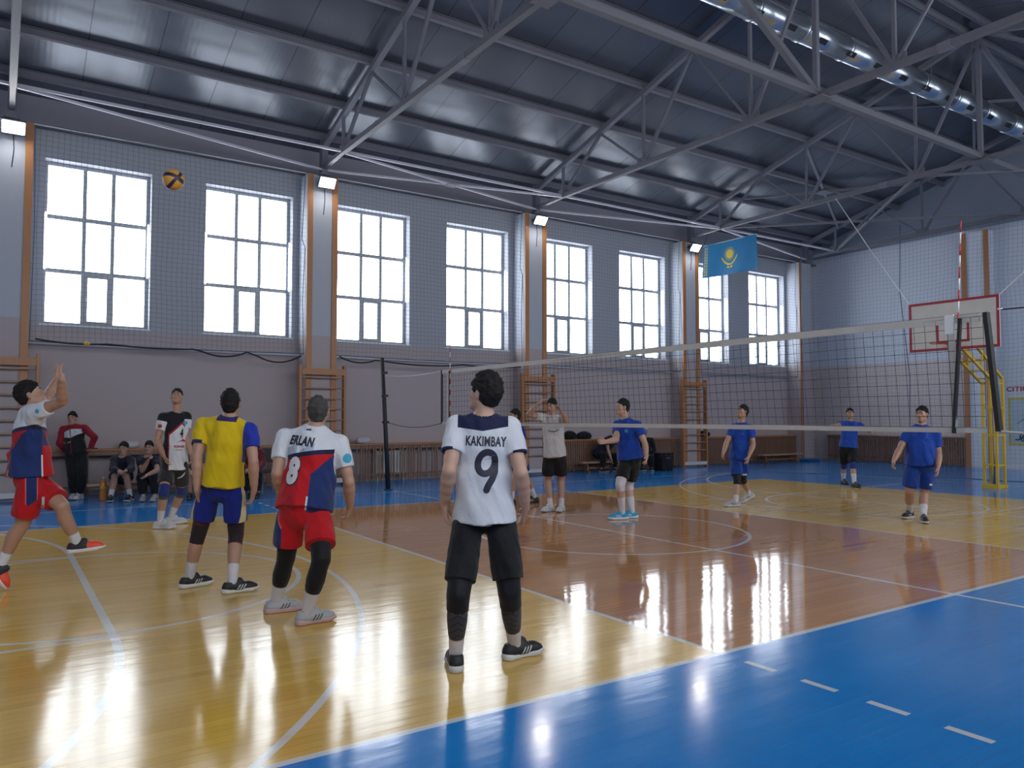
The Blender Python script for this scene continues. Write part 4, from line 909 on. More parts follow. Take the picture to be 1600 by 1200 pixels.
    if look is None:
        az, el = [math.radians(v) for v in head_to]; look = np.array([math.cos(az)*math.cos(el), math.sin(az)*math.cos(el), math.sin(el)])
    hrt = U(np.cross(look, UPV)); hu = np.cross(hrt, look)
    Q = lambda r, f_, u: hc+hrt*r+look*f_+hu*u
    # ---- body
    f = Field(lo, hi, h)
    torso(f, -.006)
    f.cap(N-up*.05-fr*.005, Q(0, -.018, -.055), .058*(.6+.4*Wd), .054*(.6+.4*Wd), .012)
    hs = .97+(Wd-1)*.35; ax = (hrt, look, hu)
    f.ell(Q(0, -.012, .022), ax, (.074*hs, .093, .093), .006); f.ell(Q(0, .030, -.045), ax, (.058*hs, .056, .068), .010)
    f.cap(Q(-.012, .066, -.095), Q(.012, .066, -.095), .020, .020, .010); f.cap(Q(-.045*hs, .0, -.06), Q(-.012, .06, -.092), .018, .018, .012); f.cap(Q(.045*hs, .0, -.06), Q(.012, .06, -.092), .018, .018, .012)
    f.cap(Q(0, .083, .005), Q(0, .101, -.030), .008, .013, .005); f.cap(Q(-.014, .093, -.034), Q(.014, .093, -.034), .009, .009, .004)
    f.cap(Q(-.034, .074, .024), Q(.034, .074, .024), .014, .014, .008)
    for sg in (-1, 1):
        f.ell(Q(sg*.042, .054, -.022), ax, (.022, .022, .022), .008); f.ell(Q(sg*.079*hs, -.004, -.008), (U(hrt*1-look*.35*sg), U(look+hrt*.35*sg), hu), (.008, .018, .031), .003)
    f.cap(Q(-.016, .084, -.058), Q(.016, .084, -.058), .008, .008, .004); f.cap(Q(-.014, .082, -.070), Q(.014, .082, -.070), .008, .008, .004)
    nf = np.array(lo); 
    for sd, sg in (('R', 1), ('L', -1)):
        limb(f, lambda t: armpt(sd, t), arm_r, (0, 2), 0, .008)
        limb(f, lambda t: legpt(sd, t), leg_r, (0, 2), 0, .006, step=.1)
        A = J['a'+sd]; f.cap(A, A-UPV*.02, .033, .034, .006)
        W_, Tp = J['w'+sd], J['t'+sd]; d = U(Tp-W_)
        th = U(fr) if thumb is None else U(np.array(thumb[sd])); th = U(th-d*(th@d)); pn = np.cross(d, th)
        if thumb is None and pn@(rt*sg) > 0: pn = -pn
        if thumb is not None and 'n'+sd in thumb and pn@np.array(thumb['n'+sd]) < 0: pn = -pn
        kf = .0028
        f.cap(W_-d*.01, W_+d*.03, .027, .030, .005, pn, .62)
        for q in (-.024, -.008, .008, .024): f.cap(W_+d*.025+th*q*.7, W_+d*.085+th*q, .0145, .0125, .004, pn, .85)
        for i, (q, L) in enumerate(((.029, .072), (.010, .080), (-.009, .075), (-.027, .060))):
            b0 = W_+d*.088+th*q; cu = math.radians(curl*(1+.15*i)); c1 = cu*.55; spread = q*1.6
            d1 = U(d*math.cos(c1)+pn*math.sin(c1)+th*spread); d2 = U(d*math.cos(c1+cu)+pn*math.sin(c1+cu)+th*spread); d3 = U(d*math.cos(c1+1.8*cu)+pn*math.sin(c1+1.8*cu)+th*spread*.5)
            b1 = b0+d1*L*.45; b2 = b1+d2*L*.32; b3 = b2+d3*L*.23
            f.cap(b0, b1, .0108, .0098, kf).cap(b1, b2, .0098, .0088, kf).cap(b2, b3, .0088, .0080, kf)
        t0 = W_+d*.022+th*.022; t1 = W_+d*.058+th*.050+pn*.010; t2 = t1+U(d*.8+th*.35+pn*.35)*.032; t3 = t2+U(d*.95+pn*.3)*.024
        f.cap(t0, t1, .0150, .0112, .004).cap(t1, t2, .0118, .0105, kf).cap(t2, t3, .0105, .0090, kf)
    V, F = f.mesh()
    hv = lambda V: {'head': np.stack([(V-hc)@hrt, (V-hc)@look, (V-hc)@hu], 1)}
    np_mesh('body', V, F, skin, root, 1, hv)
    # ---- eyes and brows
    for sg in (-1, 1):
        c = Q(sg*.030, .0815, .001); bm = bmesh.new(); bmesh.ops.create_uvsphere(bm, u_segments=12, v_segments=8, radius=.0105)
        me = bpy.data.meshes.new('eye'); 
        for v in bm.verts: v.co = Vector(c-base)+v.co
        bm.to_mesh(me); bm.free(); me.materials.append(EYEW); me.materials.append(EYED)
        for p in me.polygons:
            p.use_smooth = True
            if (np.array(p.center)+base-c)@look > .0072: p.material_index = 1
        e = bpy.data.objects.new('eye', me); COL.objects.link(e); e.parent = root
        mb = MB().tube([Q(sg*.014, .0945, .021), Q(sg*.030, .090, .028), Q(sg*.046, .077, .022)], [.003, .0042, .002], 6); mb.build('eyebrow', hair, root)
    # ---- hair
    g = Field(hc-.16, hc+.16, min(h, .0055)); e = .015+hairt
    g.ell(Q(0, -.016, .026), ax, (.074*hs+.007+hairt*.8, .093+.012+hairt, .092+.014+hairt*1.2), .005)
    g.ell(Q(0, -.045, -.035), ax, (.060*hs+.004, .055+hairt*.5, .050), .010)
    tr = np.random.default_rng(int(abs(hc[0])*100))
    for _ in range(int(60+hairt*5000)):
        th_, ph_ = tr.uniform(0, 6.283), tr.uniform(-.2, 1.5); dv = np.array([math.cos(th_)*math.cos(ph_), math.sin(th_)*math.cos(ph_), math.sin(ph_)])
        pl = np.array([0, -.016, .026])+dv*np.array([.074*hs+.008+hairt*.8, .105+hairt, .106+hairt*1.2]); fl = np.array([tr.uniform(-.5, .5), .9, -.2])-dv*dv[1]*.8
        q0 = Q(*pl); q1 = Q(*(pl+dv*.004+U(fl)*tr.uniform(.012, .022+hairt))); g.cap(q0, q1, .0075, .003, .0025)
    tilt_ = .90
    g.keep(lambda P: ((P-hc)@hu-tilt_*((P-hc)@look)-hairc-.010*np.sin(((P-hc)@hrt)*90+1)*(((P-hc)@look) > .03)), k=.003)
    g.keep(lambda P: ((P-hc)@hu+.085), k=.003)
    for sg in (-1, 1):
        ec = Q(sg*.082*hs, .002, -.014); g.keep(lambda P: np.sqrt((((P-ec)@look)/.026)**2+(((P-ec)@hu)/.036)**2+(((P-ec)@hrt)/.05)**2)*.03-.03, k=.003)
    r_ = np.random.default_rng(3); ph = r_.uniform(0, 6, 9)
    def rough_(P):
        q = (P-hc)*150; return .0035+.0028*(np.sin(q[..., 0]+ph[0]+.6*np.sin(q[..., 2]))+np.sin(q[..., 1]*1.1+ph[1])+np.sin(q[..., 2]*.8+ph[2]))
    gg = np.log(np.maximum(g.S, 1e-9)); q = g.sub(g.lo, g.lo+g.h*g.n); gg[q[0]] += (rough_(q[1])-.004)*.45/.005; g.S = np.exp(np.clip(gg, -18, 12)).astype(np.float32)
    V, F = g.mesh(); np_mesh('hair', V, F, hair, root, 1)
    # ---- clothing
    def att(V):
        d = V-P0; o = {'loc': np.stack([d@rt, d@fr, d@up], 1)}
        for sd, nm in (('R', 'arm_r'), ('L', 'arm_l')):
            a = J['s'+sd]; e_ = armpt(sd, min(sleeve, 1)); ba = e_-a; L = np.linalg.norm(ba)
            if sleeve > 1:
                b2 = J['w'+sd]; t1 = np.clip(((V-a)@ba)/(L*L), 0, 1); d1 = np.linalg.norm(V-a-t1[:, None]*ba, axis=1); bb = b2-J['e'+sd]; t2 = np.clip(((V-J['e'+sd])@bb)/(bb@bb), 0, 1); d2 = np.linalg.norm(V-J['e'+sd]-t2[:, None]*bb, axis=1)
                o[nm] = np.where((d1 < .085) & (t1 > .02), t1*.5, 0)+0; o[nm] = np.where(d2 < .075, .5+.5*t2, o[nm])
            else:
                t1 = ((V-a)@ba)/(L*L); dd = np.linalg.norm(V-a-np.clip(t1, 0, 1)[:, None]*ba, axis=1); o[nm] = np.where((dd < .095*(.6+.4*Wd)), np.clip(t1, 0, 1.2), 0)
        return o
    out = {'root': root, 'P0': P0, 'up': up, 'rt': rt, 'fr': fr, 'J': J}
    hh = max(h, .0075)
    if top is not None:
        g = Field(lo, hi, hh); torso(g, loose, .012)
        hemp = P0+up*shirt_hem
        g.cap(lerp(P0, N, .34)+fr*belly*.4, hemp, .152*Wd+loose+belly*.2, .166*Wd+loose+.016, .010, fr, .90+belly*.5, clipb=True)
        g.keep(lambda P: (P-hemp)@up+.012*np.sin(((P-hemp)@rt)*14+1)+.006, k=.004)
        for sd in 'RL':
            limb(g, lambda t: armpt(sd, t), arm_r, (0, sleeve), .014 if sleeve > 1 else .016, .007, (False, True), .31, grow=.012 if sleeve <= 1 else 0)
        g.keep(lambda P: np.linalg.norm((P-N-up*.05)-((P-N-up*.05)@up)[..., None]*up, axis=-1)-collar+np.where((P-N)@up < -.012, 1, 0), k=.004)
        nk0 = N-up*.02; nk1 = Q(0, -.015, -.02); nb = nk1-nk0; nL = nb@nb
        def ncut(P):
            t = np.clip(((P-nk0)@nb)/nL, 0, 1.5); return np.linalg.norm(P-nk0-t[..., None]*nb, axis=-1)-collar
        g.keep(ncut, k=.004)
        gg = np.log(np.maximum(g.S, 1e-9)); sl_, PP = g.sub(g.lo, g.lo+g.h*g.n); dd = PP-P0; lx, lz = dd@rt, dd@up; ly = dd@fr; p1 = float(base[0]*3 % 6)
        fo = np.sin(lx*34+lz*9+p1+2.2*np.sin(lz*7+p1))*np.clip(1-lz*1.4, .25, 1)+.8*np.sin(lz*30+lx*16*np.sign(lx)+ly*10+p1)*np.clip(np.abs(lx)*5, 0, 1)
        gg[sl_] += .0042*fo/.010; g.S = np.exp(np.clip(gg, -19, 12)).astype(np.float32); del PP, dd
        V, F = g.mesh(); out['shirt'] = np_mesh('shirt' if sleeve < 1 else 'jacket', V, F, top, root, 1, att)
    if bottom is not None:
        g = Field(lo, hi, hh)
        g.cap(J['hR']*.6+J['hL']*.4+up*.02, J['hL']*.6+J['hR']*.4+up*.02, .112*Wd+.012, .112*Wd+.012, .010, fr, .98)
        g.cap(P0+up*.02, lerp(P0, N, .22), .145*Wd+.008, .138*Wd+.008, .010, fr, .78+belly, clipb=True)
        for sd in 'RL':
            if hem < 1.3: limb(g, lambda t: legpt(sd, t), lambda t: float(np.interp(t, [0, .15, .5, 1.2], [.074, .080, .080, .072]))*(.7+.3*Wd), (0, hem), .007, .008, (False, True), .2, grow=shortw)
            else: limb(g, lambda t: legpt(sd, t), leg_r, (0, hem), .012, .008, (False, True), .2, grow=.010)
        V, F = g.mesh()
        def la(V):
            d = V-P0; o = {'loc': np.stack([d@hr, d@fr, d@UPV], 1)}; return {**o, 'arm_r': np.zeros(len(V)), 'arm_l': np.zeros(len(V))}
        out['shorts'] = np_mesh('shorts' if hem < 1.3 else 'trousers', V, F, bottom, root, 1, la)
    for nm, sds, t0, t1, add, mat in tubes:
        for sd in sds:
            g = Field(np.minimum(J['h'+sd], np.minimum(J['k'+sd], J['a'+sd]))-.12, np.maximum(J['h'+sd], np.maximum(J['k'+sd], J['a'+sd]))+.12, min(hh, .0075)); limb(g, lambda t: legpt(sd, t), leg_r, (t0, t1), add, .004, (True, True), .12); V, F = g.mesh()
            ka = J['k'+sd]; aa = J['a'+sd]; sh = U(aa-ka); bk = U(np.cross(sh, hr))
            at = lambda V: {'loc': np.stack([(V-ka)@hr, (V-ka)@bk, (V-ka)@sh], 1), 'arm_r': np.zeros(len(V)), 'arm_l': np.zeros(len(V))}
            out[nm+sd] = np_mesh(nm, V, F, mat, root, 1, at)
    for i, sd in enumerate('RL'):
        A = J['a'+sd]; az = math.radians(feet[i]); pt = math.radians(pitch[i]); fx = np.array([math.cos(az)*math.cos(pt), math.sin(az)*math.cos(pt), math.sin(pt)]); fy = np.cross(UPV, fx); fy = U(fy); fz = np.cross(fx, fy)
        if socks:
            g = Field(np.minimum(A, J['k'+sd])-.08, np.maximum(A, J['k'+sd])+.08, .0065); t0 = socks[1]
            limb(g, lambda t: legpt(sd, t), leg_r, (t0, 2), .0045, .004, (True, False), .12); g.cap(A, A-fz*.045+fx*.01, .037, .036, .005); V, F = g.mesh()
            ka = J['k'+sd]; sh = U(A-ka); bk = U(np.cross(sh, hr))
            out['sock'+sd] = np_mesh('sock', V, F, socks[0], root, 0, lambda V: {'loc': np.stack([(V-ka)@hr, (V-ka)@bk, (V-ka)@sh], 1), 'arm_r': np.zeros(len(V)), 'arm_l': np.zeros(len(V))})
        if shoes is not None:
            o_ = A-fz*.088; sc = 1.06
            if pitch[i] == 0: o_ = np.array([A[0], A[1], .0015])
            def place(sh, nm, mat, par):
                V, F = sh; Wv = o_+sc*(V[:, :1]*fx+V[:, 1:2]*fy*(1 if sd == 'L' else -1)+V[:, 2:3]*fz); F2 = F if sd == 'L' else F[:, ::-1]
                return np_mesh(nm, Wv, F2, mat, par, 0, lambda _: {'foot': V})
            so = place(SHOE_U, 'shoe', shoes, root); ORG[so.name] = ORG[root.name]
            sl = place(SHOE_S, 'sole', M('sole_%d_%d_%d' % tuple(int(c*99) for c in sole), sole, .5), so)
            for q in range(3):
                x = .05+.02*q; pts = [o_+sc*(x*fx+yy*fy+(zz-.18*(x-.05))*fz) for yy, zz in ((-.024, .088), (0, .098), (.024, .088))]; MB().tube(pts, .003, 5).build('lace', CORD if sum(sole) < 1 else M('lace_grey', (.25, .25, .26), .8), so)
    return out
# ---- prints laid on a garment
def drape(me, P, name, mat, x, z, side='back', rot=0, off=.003, key='shirt', frame=None, parent=None, grid=.014):
    """project a flat outline mesh (in its own x,y) onto the garment of figure P"""
    P0, up, rt, fr = frame or (P['P0'], P['up'], P['rt'], P['fr']); g = P[key]; org = np.array(ORG[g.name])
    dep = g.evaluated_get(bpy.context.evaluated_depsgraph_get()).data
    bvh = BVHTree.FromPolygons([v.co for v in g.data.vertices], [tuple(p.vertices) for p in g.data.polygons])
    bm = bmesh.new(); bm.from_mesh(me); R = Matrix.Rotation(math.radians(rot), 4, 'Z'); bmesh.ops.transform(bm, matrix=R, verts=bm.verts)
    lo = [min(v.co[i] for v in bm.verts) for i in (0, 1)]; hi = [max(v.co[i] for v in bm.verts) for i in (0, 1)]
    for i in (0, 1):
        c = lo[i]+grid
        while c < hi[i]:
            n = Vector((1, 0, 0)) if i == 0 else Vector((0, 1, 0)); co = Vector((c, 0, 0)) if i == 0 else Vector((0, c, 0))
            bmesh.ops.bisect_plane(bm, geom=bm.verts[:]+bm.edges[:]+bm.faces[:], plane_co=co, plane_no=n, dist=1e-6); c += grid
    bmesh.ops.triangulate(bm, faces=bm.faces[:])
    mir = {'back': 1, 'front': -1, 'right': 1, 'left': -1}[side]
    if side in ('back', 'front'): ex, ey = rt*mir, -fr*mir
    else: ex, ey = fr*mir, rt*mir
    miss = []
    for v in bm.verts:
        a, b = v.co.x, v.co.y
        q = P0+(ex*(x*mir+a) if side in ('back', 'front') else ex*(x*mir+a))+up*(z+b)+ey*.5-org
        hit, nrm, idx, dist = bvh.ray_cast(Vector(q), Vector(-ey))
        if hit is None: miss.append(v); hit = Vector(q)
        v.co = hit+Vector(ey)*off
    bmesh.ops.delete(bm, geom=miss, context='VERTS')
    bm.normal_update(); m2 = bpy.data.meshes.new(name); bm.to_mesh(m2); bm.free(); m2.materials.append(mat)
    o = bpy.data.objects.new(name, m2); COL.objects.link(o); o.parent = g; return o
def shape(polys):
    me = bpy.data.meshes.new('shape'); v = []; f = []
    for p in polys: f.append(tuple(range(len(v), len(v)+len(p)))); v += [(a, b, 0) for a, b in p]
    me.from_pydata(v, [], f); return me
def disc(r, n=20): return shape([[(r*math.cos(6.2832*k/n), r*math.sin(6.2832*k/n)) for k in range(n)]])

def stroke(paths, w):
    """outline strips of constant width w along polylines"""
    me = bpy.data.meshes.new('shape'); v = []; f = []
    for pts in paths:
        P = [Vector((a, b)) for a, b in pts]; n = len(P); s0 = len(v)
        for i in range(n):
            d = (P[min(i+1, n-1)]-P[max(i-1, 0)]).normalized(); q = Vector((-d.y, d.x))*w/2; v += [(P[i].x+q.x, P[i].y+q.y, 0), (P[i].x-q.x, P[i].y-q.y, 0)]
        f += [(s0+2*i, s0+2*i+1, s0+2*i+3, s0+2*i+2) for i in range(n-1)]
        for c in (P[0], P[-1]):
            s1 = len(v); v += [(c.x+w/2*math.cos(k*math.pi/6), c.y+w/2*math.sin(k*math.pi/6), 0) for k in range(12)]; f.append(tuple(range(s1, s1+12)))
    me.from_pydata(v, [], f); return me
BALL = (-5.5, 4.9, 3.97)
NAVY, NAVY2, RED, WHT = (.012, .016, .06), (.012, .03, .14), (.50, .006, .012), (.66, .68, .74)
def f_nine(x, y, z, ar, al):
    yoke = (z > .512+x.abs()*.16)*(x.abs() < .158); cuff = (mx(ar, al) > .93)*(x.abs() > .185)
    side = (z > .30)*(z < .40)*(x.abs() > .172)*(mx(ar, al) < .05)
    return mixc(mx(yoke, cuff, side), WHT, NAVY)
def f_yel(x, y, z, ar, al):
    c = mixc((x > .165)*(z > .25), (.66, .47, .004), (.015, .035, .36)); c = mixc((al > .84)*(x < -.185), c, (.02, .02, .12))
    return mixc((z > .603)*(x.abs() < .09), c, (.03, .02, .12))
def f_kit(x, y, z, ar, al):
    arm = mx(ar, al) > .12
    lz = z-.425-x*.21; top = mx(lz > .018, arm); ln = (lz.abs() < .018)*(1-arm)
    bx = x+y*.25
    navy = mx((bx > .012)*(z < .27), (bx > .012+(z-.27)*.95)*(z > .26))
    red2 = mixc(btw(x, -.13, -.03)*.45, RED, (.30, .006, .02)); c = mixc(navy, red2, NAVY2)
    frt = (y > .085)*(z < .30); c = mixc(frt, c, RED); c = mixc(btw(y, .075, .088)*(z < .22), c, WHT)
    c = mixc(btw(bx, .0, .014)*btw(z, .0, .10)*(y < 0), c, WHT)
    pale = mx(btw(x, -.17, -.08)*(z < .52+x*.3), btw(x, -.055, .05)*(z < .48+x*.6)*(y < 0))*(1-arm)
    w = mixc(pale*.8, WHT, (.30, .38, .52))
    return mixc(ln, mixc(top, c, w), NAVY)
def f_kitshort(x, y, z, ar, al):
    st = (y.abs() < .04)*(x.abs() > .145); ed = (y.abs() < .048)*(x.abs() > .145)
    return mixc(st, mixc(ed*.5, RED, (.7, .3, .3)), NAVY2)
def f_four(x, y, z, ar, al):
    q = 0-x; pk = .575-X.op('MULTIPLY', mx((q-.05)*.9, (.05-q)*1.0), 1)
    low = (z < pk)*(y+q*.7 > -.03)*(q > -.105); rd = (z < pk+.035)*(y > 0)
    c = mixc(rd*(q > -.12), (.012, .013, .02), (.32, .01, .03)); c = mixc(low, c, WHT)
    return mixc((mx(ar, al) > .30), c, WHT)
def f_coach(x, y, z, ar, al):
    arm = mx(ar, al) > .04
    c = mixc((z > .30+x.abs()*.35)*(y > 0), (.010, .010, .013), (.55, .56, .60))
    c = mixc(mx(z > .475-x.abs()*.15, arm, (x.abs() < .008)*(y > 0)), c, (.26, .008, .02)); return c
def f_yshort(x, y, z, ar, al): return mixc((x.abs() > .165)*(y.abs() < .03), (.006, .018, .22), (.62, .55, .3))
def f_calf(x, y, z, ar, al):
    v = ((z*22-x.abs()*18).fract()) < .14; return mixc(v, (.045, .045, .055), (.01, .01, .012))
def f_ksleeve(x, y, z, ar, al):
    v = mx((z.abs() > .085), ((z*30+(x*60).sin()).fract() < .12)*(x.abs() > .03)); return mixc(v, (.018, .012, .018), (.10, .02, .02))
def f_sock3(x, y, z, ar, al):
    v = (((z-.30)/.026).fract() < .45)*btw(z, .305, .385)*(x > .0); return mixc(v, WHT, (.02, .02, .03))
def f_blue(x, y, z, ar, al): return mixc(((x.abs()-.07-z*.05).abs() < .004)*(y > 0)*(z > .40), (.008, .055, .36), (.05, .13, .5))
SH_N = cloth('white_navy_shirt', f_nine); SH_Y = cloth('yellow_blue_shirt', f_yel); SH_K = cloth('red_navy_white_shirt', f_kit); SH_4 = cloth('black_white_shirt', f_four)
SO_K = cloth('red_navy_shorts', f_kitshort); SO_Y = cloth('blue_shorts', f_yshort); JACK = cloth('track_jacket_cloth', f_coach); BLUE = cloth('royal_blue_jersey', f_blue)
BLK = plain('black_cloth', (.009, .009, .011)); BLK2 = plain('black_stretch', (.006, .006, .009), .6, .12); DGR = plain('charcoal_cloth', (.03, .03, .035)); DNV = plain('dark_navy_cloth', (.012, .015, .032))
BLUS = plain('royal_blue_shorts', (.007, .045, .27)); SOCK = plain('white_sock', (.62, .60, .64), .85, .2); OFFW = plain('offwhite_shirt', (.56, .54, .54)); MAR = plain('dark_red_cloth', (.13, .008, .015)); GRY = plain('grey_cloth', (.10, .10, .11))
CALF = cloth('grey_compression', f_calf, .7, .1); KSL = cloth('dark_knee_sleeve', f_ksleeve, .7, .15); SK3 = cloth('striped_sock', f_sock3, .85, .15)
BPAD = plain('blue_knee_pad', (.02, .04, .20), .8, .2); GPAD = plain('grey_pad_trim', (.07, .07, .08), .8, .2); WPAD = plain('white_knee_pad', (.60, .57, .60), .8, .3)
SB = shoe_mat('black_shoe', (.012, .012, .015), (.5, .5, .5)); SBP = shoe_mat('plain_black_shoe', (.012, .012, .015), None); SW = shoe_mat('white_shoe', (.55, .55, .57), (.3, .3, .32)); SG = shoe_mat('grey_shoe', (.36, .37, .38), (.03, .03, .04)); SC = shoe_mat('cyan_shoe', (.01, .28, .50), (.6, .65, .7)); SR = shoe_mat('red_black_shoe', (.02, .015, .02), None, (.75, .07, .03))
INK = M('print_navy', (.012, .012, .035), .6); INKW = M('print_white', (.55, .55, .58), .6); INKR = M('print_red', (.32, .01, .03), .6); INKB = M('print_light_blue', (.03, .30, .50), .5); INKK = M('print_black', (.01, .01, .012), .6); INKRED = M('print_red_fill', (.4, .008, .015), .6)
R = {}
R['nine'] = person('nine', 'person in white shirt number 9 and black shorts seen from behind, standing centre', (108, 10), SKIN2, HAIR, SH_N, .60, BLK, .84, -.06, 1.0, 0, SB, (.55, .57, .6), (5, 64), (0, 0),
   (SOCK, 1.68), [('knee_pad', 'RL', .72, 1.24, .012, BLK2), ('calf_sleeve', 'RL', 1.2, 1.72, .0035, CALF)], h=.006, curl=22, hairc=-.03, hairt=.010, shortw=.016)
R['yel'] = person('yel', 'person in yellow shirt with one blue sleeve and blue shorts, seen from behind', (62, 14), SKIN, HAIR, SH_Y, .58, SO_Y, .70, .02, .97, 0, SB, (.6, .6, .58), (4, 14), (0, 0),
   (SOCK, 1.62), [('knee_sleeve', 'RL', .70, 1.24, .008, KSL)], h=.006, curl=26, hairc=-.02, hairt=.003, shortw=.026)
R['erl'] = person('erl', 'stout person in white, red and navy shirt number 8 with black leggings, seen from behind', (64, 18), SKIN, HAIRG, SH_K, .62, SO_K, .72, .0, 1.12, .07, SG, (.45, .30, .30), (5, -4), (0, 0),
   (SOCK, 1.56), [('legging', 'RL', .45, 1.60, .008, BLK2)], h=.006, curl=32, hairc=.0, hairt=-.004, shortw=.036)
R['srv'] = person('srv', 'person in red and navy kit stepping forward with both arms raised, at the left edge', (-12, 26), SKIN, HAIR, SH_K, .50, SO_K, .80, .03, 1.03, .02, SR, (.62, .62, .62), (-18, -22), (-62, 6),
   (SK3, 1.70), [], h=.006, curl=14, thumb={'R': (0, 1, 0), 'L': (0, -1, 0), 'nR': (1, 0, 0), 'nL': (1, 0, 0)}, hairc=-.02, hairt=.007, shortw=.035)
R['four'] = person('four', 'tall person in black and white shirt number 4 looking up at the ball', (252, 22), SKIN, HAIR, SH_4, .55, DGR, .72, -.07, .90, 0, SW, (.6, .6, .6), (-30, -12), (0, 0),
   (SOCK, 1.60), [('knee_pad', 'RL', .80, 1.14, .012, BPAD), ('knee_pad_edge', 'RL', 1.13, 1.24, .010, GPAD)], h=.0065, curl=24, shortw=.02)
R['hid'] = person('hid', 'person in blue kit half hidden behind the player in shirt number 9', (170, 4), SKIN, HAIR, BLUE, .60, BLUS, .75, -.05, .98, 0, SB, (.02, .02, .02), (165, 160), (0, 0), (SOCK, 1.6), h=.0075)
R['whi'] = person('whi', 'person in plain off-white shirt and black shorts holding both hands up to the head', (205, -10), SKIN, HAIR, OFFW, .50, BLK, .78, -.02, 1.0, 0, SW, (.5, .5, .5), (197, 215), (0, 0), (SOCK, 1.72), h=.0075, curl=30, shortw=.030)
R['bb'] = person('bb', 'person in blue shirt, black shorts, white knee pads and cyan shoes, reaching one hand forward', (165, 4), SKIN2, HAIR, BLUE, .55, BLK, .75, .02, 1.05, 0, SC, (.6, .65, .68), (155, 158), (0, 0), (SOCK, 1.42),
   [('knee_pad', 'RL', .72, 1.20, .014, WPAD)], h=.0075, curl=32, shortw=.030, thumb={'R': (0, 0, 1), 'L': (-.7, -.7, 0)}, hairt=.002)
R['wlk'] = person('wlk', 'slim person in blue shirt, blue shorts and grey shoes walking left beyond the net', (172, 14), SKIN, HAIR, BLUE, .60, BLUS, .80, -.04, .93, 0, SG, (.5, .5, .5), (155, 160), (0, -24), (SOCK, 1.72), [('knee_pad', 'RL', .70, 1.22, .010, BLK2)], h=.0075, shortw=.025)
R['far'] = person('far', 'farthest player, person in blue shirt, black shorts and blue knee pads near the end line', (215, 12), SKIN, HAIR, BLUE, .50, BLK, .88, -.0, 1.05, 0, SBP, (.02, .02, .02), (235, 240), (0, 0), (SOCK, 1.5), [('knee_pad', 'RL', .84, 1.24, .012, BPAD)], h=.0085, shortw=.02)
R['hvy'] = person('hvy', 'stout person in all blue shirt and shorts with black shoes, right side of the court', (186, 4), SKIN, HAIR, BLUE, .58, BLUS, .82, -.02, 1.18, .05, SB, (.55, .55, .55), (186, 212), (0, 0), (SOCK, 1.52), h=.0075, shortw=.030)
R['coach'] = person('coach', 'person in red, white and black track jacket leaning back on the ledge, hands behind', (250, 0), SKIN, HAIR, JACK, 1.9, BLK, 1.88, -.02, 1.02, 0, SW, (.5, .5, .48), (258, 236), (0, 0), None, h=.0085)
R['sitA'] = person('sitA', 'seated person in black sweatshirt and shorts, left one on the bench, white socks', (245, -4), SKIN, HAIR, DNV, 1.9, BLK, .82, .0, 1.0, 0, SB, (.5, .5, .5), (262, 238), (0, 0), (SOCK, 1.62), h=.0085)
R['sitB'] = person('sitB', 'seated person in dark tee holding a hand to the chin', (252, 0), SKIN, HAIR, DNV, .60, BLK, 1.86, .0, 1.0, 0, SG, (.4, .4, .4), (258, 240), (0, 0), None, h=.0085)
R['sitC'] = person('sitC', 'seated person in grey and black between the number 4 and yellow shirted players', (250, 0), SKIN, HAIR, GRY, .60, BLK, .82, .0, .98, 0, SBP, (.1, .1, .1), (258, 240), (0, 0), None, h=.0085)
R['sitD'] = person('sitD', 'seated person in dark red jacket mostly hidden by the yellow shirted player', (250, 0), SKIN, HAIR, MAR, 1.9, BLK, 1.86, .0, 1.05, 0, SBP, (.05, .05, .05), (258, 240), (0, 0), None, h=.0085)
R['sitE'] = person('sitE', 'person in dark navy tee bending down from the bench to the shoes, behind the net', (300, -55), SKIN, HAIR, DNV, .55, BLK, 1.86, .0, 1.1, 0, SBP, (.3, .3, .3), (300, 290), (0, 0), None, h=.009)
R['sitF'] = person('sitF', 'seated person in black with pale cap behind the blue player in black shorts', (240, -10), SKIN, M('pale_cap', (.5, .5, .5), .8), BLK, 1.9, BLK, 1.86, .0, 1.0, 0, SBP, (.5, .5, .5), (262, 236), (0, 0), None, h=.009)
# ---- prints
tx = lambda s, h, b=.035, xs=.62, sh=0: text_mesh(s, h, b, xs, 3, sh)
drape(tx('KAKIMBAY', .062, .032, .60), R['nine'], 'name_print', INK, .02, .449, rot=-3)
loop9 = [(.052*math.cos(a*math.pi/12)+.008*math.sin(a*math.pi/12), .052+.066*math.sin(a*math.pi/12)) for a in range(25)]
drape(stroke([loop9, [(.053, .04), (.054, .0), (.040, -.045), (.018, -.085), (.008, -.112)]], .041), R['nine'], 'number_print', INK, .018, .265, rot=-3)
drape(shape([[(-.035, -.004), (-.012, -.012), (.02, .0), (.045, .014), (.012, .002), (-.012, -.002)]]), R['nine'], 'glint_print', INKW, .03, .352)
drape(tx('ERLAN', .080, .055, .60), R['erl'], 'name_print', INK, -.055, .525, rot=-6)
drape(tx('8', .235, .085, .66), R['erl'], 'number_outline', INK, -.088, .287, rot=-5, off=.0025); drape(tx('8', .218, .06, .66), R['erl'], 'number_print', INKW, -.09, .290, rot=-5, off=.005)
drape(shape([[(-.02, -.007), (.02, -.007), (.02, -.001), (-.02, -.001)], [(-.02, .001), (.02, .001), (.02, .007), (-.02, .007)]]), R['erl'], 'small_emblem', INK, -.02, .62)
drape(tx('4', .16, .05, .7), R['srv'], 'number_print', INKW, -.02, .33, off=.004)
drape(tx('4', .13, .05, .5), R['four'], 'number_print', INKK, -.05, .45, 'front')
